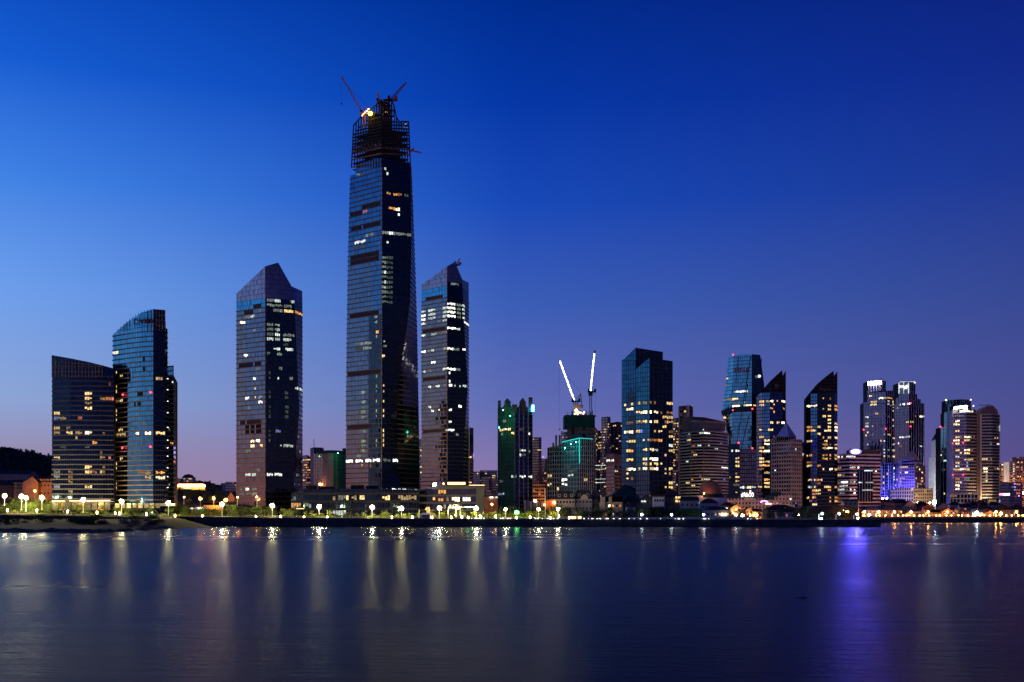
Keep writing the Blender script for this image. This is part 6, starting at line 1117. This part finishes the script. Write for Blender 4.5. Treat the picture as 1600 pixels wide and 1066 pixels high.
strip('green_light', P(727, 792.5, 783.3), P(739, 792.5, 783.3), .45, 'em_green', WF)
PB = thing('billboard', 'cream hoarding board of three panels beside the road', 'billboard', (X(558, 776), 776, 5.5))
for k in range(3): b = MB(); b.box(X(550+5.5*k, 776), X(555.2+5.5*k, 776), 776, 776.3, Z(813, 776), Z(807, 776)); b.build('board_panel', M['cream'], PB)
OF = thing('flagpole', 'tall flagpole glowing orange at the corner of the bay', 'flagpole', (X(1341.5, 800), 800, 5)); b = MB(); b.lathe([(.55, 0), (.3, 1), (.12, Z(781, 800)-5)], 8, (X(1341.5, 800), 800, 5)); b.build('pole', M['orange'], OF); bulb('uplight', P(1340.4, 810, 795), .5, 'em_sodium', OF)
SP = thing('signpost', 'square orange sign on a post above the white framed kiosk', 'sign', (X(668, 780), 780, 5.5)); strip('post', P(666, 812, 780), P(666, 792, 780), .3, 'polemetal', SP); b = MB(); b.box(X(666.3, 780), X(672, 780), 779.6, 779.9, Z(802, 780), Z(792, 780)); b.build('sign_board', M['orange'], SP)
for px, t_, c, lb in ((852, 763, 812, 'tallest thin pole with a camera box before the castle tower'), (488, 799, 818, 'thin dark mast standing on the seawall left of the podium lamp'), (547.5, 799.5, 817, 'thin dark mast standing on the seawall right of the podium lamp'), (603, 798, 817, 'thin dark mast at the foot of the tallest tower'), (360, 794, 812, 'thin dark mast right of the gap tall lamp'), (900.5, 798, 816, 'thin dark mast before the lit kiosk'), (655, 796, 812, 'pale mast left of the white framed kiosk'), (420, 799, 812, 'short mast left of the chisel tower tall lamp')):
    Y = 766; r = thing('mast', lb, 'pole', (X(px, Y), Y, 4)); strip('pole', P(px, c, Y), P(px, t_, Y), .42, 'polemetal' if px in (852, 655) else 'darkmetal', r); b = MB(); b.box(X(px, Y)-.2, X(px, Y)+.9, Y-.3, Y+.3, Z(t_, Y)-.2, Z(t_, Y)+.7); b.build('camera_box', M['darkmetal'], r)
OB = thing('obelisk', 'dark rounded advertising column before the slab tower', 'column', (X(105, 790), 790, 9)); b = MB(); b.lathe([(1.6, 0), (1.6, 9.5), (1.2, 11), (0, 11.4)], 12, (X(105, 790), 790, Z(799, 790))); b.build('shaft', M['darkgray'], OB); strip('edge_light', P(101.5, 797, 789), P(101.5, 781, 789), .2, 'pale', OB)
LB = thing('lobby', 'glowing glass lobby under the slanted slab tower', 'building', (X(125, 795), 795, 9))
for k in range(9): b = MB(); b.box(X(82+10.2*k, 796), X(90+10.2*k, 796), 796, 797, Z(797, 796), Z(784.5, 796)); b.build('glass_bay', M['lit_O' if k % 3 == 1 else 'lit_y'], LB)
b = MB(); b.box(X(80.5, 793), X(176, 793), 792, 797, Z(784.4, 793), Z(783.3, 793)); b.build('canopy', M['gray'], LB)
LB2 = thing('lobby', 'glowing lobby windows at the foot of the curved sail tower', 'building', (X(225, 788), 788, 9))
for k in range(8): b = MB(); b.box(X(180+9*k, 788), X(186+9*k, 788), 788, 789, Z(794, 788), Z(786.5, 788)); b.build('glass_bay', M['lit_y' if k % 2 else 'lit_Y'] if k != 3 else M['lit_o'], LB2)
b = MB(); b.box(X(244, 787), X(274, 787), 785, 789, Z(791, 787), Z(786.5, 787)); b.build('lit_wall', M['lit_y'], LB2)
# railing and edge lights on the seawall
RL_ = thing('railing', 'low promenade railing along the seawall edge', 'railing', (20, 760.5, 5.5)); rb = MB(); pb_ = MB()
xr = [-236+2.5*i for i in range(203)]
for xa, xb in zip(xr, xr[1:]): 
    for hz in (.55, 1.05): rb.bar((xa, 760.2, gz(xa)+.12+hz), (xb, 760.2, gz(xb)+.12+hz), .07)
    pb_.bar((xa, 760.2, gz(xa)+.1), (xa, 760.2, gz(xa)+1.25), .12)
rb.build('rail', M['polemetal'], RL_, stuff=True); pb_.build('rail_post', M['polemetal'], RL_, stuff=True)
sbm = MB(); sbm.lathe([(0, -.28), (.34, 0), (0, .28)], 6); SPK = sbm.mesh('edge_light', M['em_spark'])
for i in range(58):
    px = random.choice((random.uniform(735, 800), random.uniform(780, 905), random.uniform(912, 992), random.uniform(980, 1190))); Y = 758.6; x = X(px, Y); o = link('edge_light', SPK); o.location = (x, Y, gz(x)+.35); s = random.uniform(.6, 1.25); o.scale = (s, s, s)
    tag(o, 'tiny white light on the seawall edge', 'light', 'tiny lights along the seawall edge')
W2 = thing('parapet', 'pale lamp lit parapet wall along the shore by the green hoarding', 'wall', (X(1080, 764), 764, 5.5))
for k in range(32): b = MB(); xa = X(983+6.2*k, 764); b.box(xa, xa+2.75, 764, 764.4, 5.4, 7.2); b.build('wall_panel', M['pale'], W2)
W3 = thing('parapet', 'low orange lit parapet along the bay road', 'wall', (560, 1062, 5.4))
for k in range(44): b = MB(); xa = X(1346+6*k, 1062); b.box(xa, xa+3.5, 1062, 1062.4, 4.3, 6.3); b.build('wall_panel', M['cream'], W3)
for i in range(30):
    px = 1350+8.6*i+random.uniform(-2, 2); Y = 1064; r = thing('bollard_lamp', 'x', 'lamp', (X(px, Y), Y, 5.4), 'small orange lanterns along the bay road'); x = X(px, Y)
    b = MB(); b.lathe([(.3, 0), (.22, 1.5)], 6, (x, Y, 5.4)); b.build('lamp_base', M['darkmetal'], r); bulb('lantern', (x, Y, 7.3), .5*random.uniform(.7, 1.2), 'em_orangebulb', r)
# cars
def carproto(k):
    r = thing('parked_car', 'x', 'car', (0, 0, 0)); b = MB()
    prof = [(-2.2, .35), (-2.25, .8), (-1.95, 1.0), (-1.3, 1.05), (-.75, 1.52), (.75, 1.55), (1.5, 1.08), (2.1, .95), (2.25, .6), (2.2, .35)]
    for s in (-.88, .88): b.poly([(x, s, z) for x, z in prof])
    for (xa, za), (xb, zb) in zip(prof, prof[1:]+prof[:1]): b.poly([(xa, -.88, za), (xb, -.88, zb), (xb, .88, zb), (xa, .88, za)])
    b.build('body', M['carpaint%d' % k], r)
    b = MB()
    for s in (-.895, .895): b.poly([(-1.2, s, 1.08), (-.72, s, 1.46), (.7, s, 1.48), (1.3, s, 1.1)])
    b.poly([(-1.28, -.75, 1.1), (-.8, -.75, 1.5), (-.8, .75, 1.5), (-1.28, .75, 1.1)]); b.build('car_window', M['darkglass'], r)
    for wx in (-1.4, 1.4):
        for s in (-.85, .85): b = MB(); b.lathe([(0, -.1), (.34, -.1), (.34, .1), (0, .1)], 10); b.v = [(x+wx, z+s, y+.34) for x, y, z in b.v]; b.build('wheel', M['tyre'], r)
    for s in (-.6, .6):
        b = MB(); b.box(-2.32, -2.22, s-.2, s+.2, .68, .9); b.build('tail_light', M['em_tail'], r); b = MB(); b.box(2.2, 2.32, s-.2, s+.2, .6, .82); b.build('headlight', M['em_head'], r)
    return r
CP = []
spots = [(389+13.5*i+random.uniform(-3, 3), 789 if i % 3 else 795, 0) for i in range(21)]+[(692+15*i+random.uniform(-3, 3), 790, 0) for i in range(12)]
bays = [(1352+11*i+random.uniform(-3, 3), 1066.5 if i % 2 else 1070, 0) for i in range(23)]
for i, (px, Y, _) in enumerate(spots+bays):
    x = X(px, Y); bay = Y > 1000; z = (5.5 if bay else gz(x)+.11); k = i % 5; rz = random.choice((0, 0, math.pi))+random.uniform(-.12, .12)+(.35 if Y < 1000 else .5)*random.choice((0, 1))
    lb = 'small car on the orange lit bay road' if bay else 'small car on the road behind the promenade lamps'; gp = 'cars along the bay road' if bay else 'cars along the promenade road'
    if len(CP) < 5: r = carproto(k); CP.append(r); r.location = (x, Y, z); r.rotation_euler = (0, 0, rz); r['label'] = lb; r['group'] = gp
    else: copytree(CP[k], (x, Y, z), rz, 1, lb, gp)
b = thing('wall_lamp', 'single white wall lamp on the pale green bay house', 'lamp', (X(1526, 1088), 1088, 8)); bulb('lamp_globe', P(1526, 801.2, 1087.5), 1.5, 'em_white', b); strip('lamp_bracket', P(1526, 802.4, 1089.5), P(1526, 801.4, 1088), .3, 'darkmetal', b)

# floodlights added low, mostly out of sight, to brighten the stone and banded facades
for i, (px, Y, m, r_, lb) in enumerate(((1085, 915, 'em_floodwhite', 1.5, 'added floodlight behind the houses at the foot of the rounded banded building'), (1125, 915, 'em_flood', 1.5, 'added floodlight behind the brown dome'), (1222, 985, 'em_flood', 1.6, 'added floodlight at the left foot of the beige pyramid tower'), (1247, 990, 'em_floodwhite', 1.4, 'added floodlight at the right foot of the beige pyramid tower'),
        (1320, 1070, 'em_floodwhite', 1.0, 'added floodlight behind the curved hall before the banded office'), (1358, 1085, 'em_floodwhite', .9, 'added floodlight at the right foot of the banded office'), (1545, 1225, 'em_flood', 2.0, 'added floodlight behind the bay houses under the curved roof tower'), (1500, 1230, 'em_flood', 1.6, 'added floodlight behind the bay houses under the rooftop sign tower'), (960, 1070, 'em_flood', 1.5, 'added floodlight at the foot of the pink mid rise block'),
        (866, 960, 'em_flood', 1.3, 'added floodlight at the foot of the left ribbed office wing'), (916, 955, 'em_floodwhite', 1.3, 'added floodlight at the foot of the right ribbed office wing'), (712, 805, 'em_floodwhite', .45, 'added floodlight before the stone podium behind the gate frame'), (750, 808, 'em_floodwhite', .45, 'added floodlight before the right end of the stone podium'), (840, 1180, 'em_flood', 1.6, 'added floodlight at the foot of the plain reddish tower'), (1160, 925, 'em_flood', 1.2, 'added floodlight before the long pink low building'), (1220, 915, 'em_flood', 1.2, 'added floodlight before the green roofed pink building'), (495, 1120, 'em_flood', 1.6, 'added floodlight at the foot of the reddish stepped block'))):
    z_ = gz(X(px, Y)); r = thing('floodlight', lb, 'floodlight', (X(px, Y), Y, z_)); bulb('lamp_head', (X(px, Y), Y, z_+2.4), r_, m, r); strip('added_stand', (X(px, Y), Y+.5, z_-.3), (X(px, Y), Y+.5, z_+1.5), .4, 'darkmetal', r)

# ================================================================== labels of the repeats: counted from the nearest landmark
REFS = [(7, 'the leftmost tall lamp'), (33.5, 'the rear lamp of the close pair'), (40.5, 'the front lamp of the close pair'), (65.5, 'the tall lamp left of the slab tower'), (130, 'the tall lamp before the slab tower'), (190, 'the left tall lamp under the sail tower'), (263, 'the right tall lamp under the sail tower'), (347, 'the tall lamp in the orange gap'), (425.5, 'the tall lamp before the chisel tower'), (498.5, 'the tall lamp before the podium'),
    (581.5, 'the left tall lamp under the tallest tower'), (627.5, 'the right tall lamp under the tallest tower'), (665, 'the white framed kiosk'), (686.5, 'the tall lamp left of the gate frame'), (744, 'the tall lamp ending the gate frame'), (790, 'the globe lamp before the castle tower'), (841.5, 'the globe lamp on the dark pole'), (872, 'the globe lamp before the dark terrace'), (900, 'the glowing three panel kiosk'), (955, 'the orange lit corner house'), (1003, 'the first white shore lamp'),
    (1049.5, 'the lamp left of the green hoarding'), (1099.5, 'the lamp right of the green hoarding'), (1150, 'the lamp before the cream villa'), (1182, 'the blazing orange doorway'), (1279.5, 'the left jetty lamp'), (1306, 'the right jetty lamp'), (1341.5, 'the orange flagpole'), (1369.5, 'the bay lamp before the first villa'), (1394, 'the bay lamp before the second villa'), (1420, 'the bay lamp by the yellow house'), (1446.5, 'the bay lamp by the red roof'), (1476.5, 'the brightest bay lamp'), (1526, 'the white wall lamp'), (1556, 'the paired bay lamps'), (1584.5, 'the last bay lamp')]
ORD = ('nearest', 'second', 'third', 'fourth', 'fifth', 'sixth', 'seventh', 'eighth', 'ninth', 'tenth', 'eleventh', 'twelfth', 'thirteenth', 'fourteenth', 'fifteenth', 'sixteenth', 'seventeenth', 'eighteenth', 'nineteenth', 'twentieth')
SHORT = {'lamp lit trees on the left promenade': 'lamp lit tree', 'trees before the gabled orange building': 'tall green tree', 'trees behind the left tall lamps': 'back row tree', 'bushes on the dark bank': 'dark bank bush', 'trees between the curved and chisel topped towers': 'small lit tree', 'low trees before the podium': 'low yellow green tree', 'trees before the castle topped tower': 'bushy yellow green tree', 'dark trees behind the lit kiosk': 'dark broad tree', 'dark trees before the mansard houses': 'black tree', 'dark trees at the jetty end': 'dark jetty tree', 'trees between the bay houses': 'dark bay tree', 'orange lit trees on the slope': 'orange lit slope tree', 'dark trees under the sodium lamps': 'dark gap tree',
    'shrubs along the promenade lawn': 'round lit shrub', 'tiny lights along the seawall edge': 'tiny white light', 'cars along the promenade road': 'promenade car', 'cars along the bay road': 'bay road car', 'small orange lanterns along the bay road': 'small orange lantern'}
byg = {}
for o in S.objects:
    if o.parent is None and o.get('group') in SHORT:
        px = 800+o.location.x/o.location.y*F; rf = min(REFS, key=lambda r: abs(r[0]-px)); byg.setdefault((o['group'], rf, px >= rf[0]), []).append((abs(px-rf[0]), o))
for (gname, rf, right), lst in byg.items():
    for k, (_, o) in enumerate(sorted(lst, key=lambda q: q[0])):
        o['label'] = '%s, %s one %s of %s' % (SHORT[gname], ORD[min(k, 19)], 'right' if right else 'left', rf[1])

for px, py, Y, lb in ((1545, 783, 1284, 'added floodlight on the annex roof under the curved roof tower'), (1505, 774, 1288, 'added floodlight on the podium roof under the rooftop sign tower'), (1533, 783, 1286, 'second added floodlight on the annex roof beside the sign tower')):
    r = thing('floodlight', lb, 'floodlight', (X(px, Y), Y, Z(py, Y))); bulb('lamp_head', P(px, py, Y), .55, 'em_floodhi', r); strip('added_stand', P(px, py+2, Y+.5), P(px, py, Y+.5), .3, 'darkmetal', r)  # roof floods added to brighten the hotel bands above
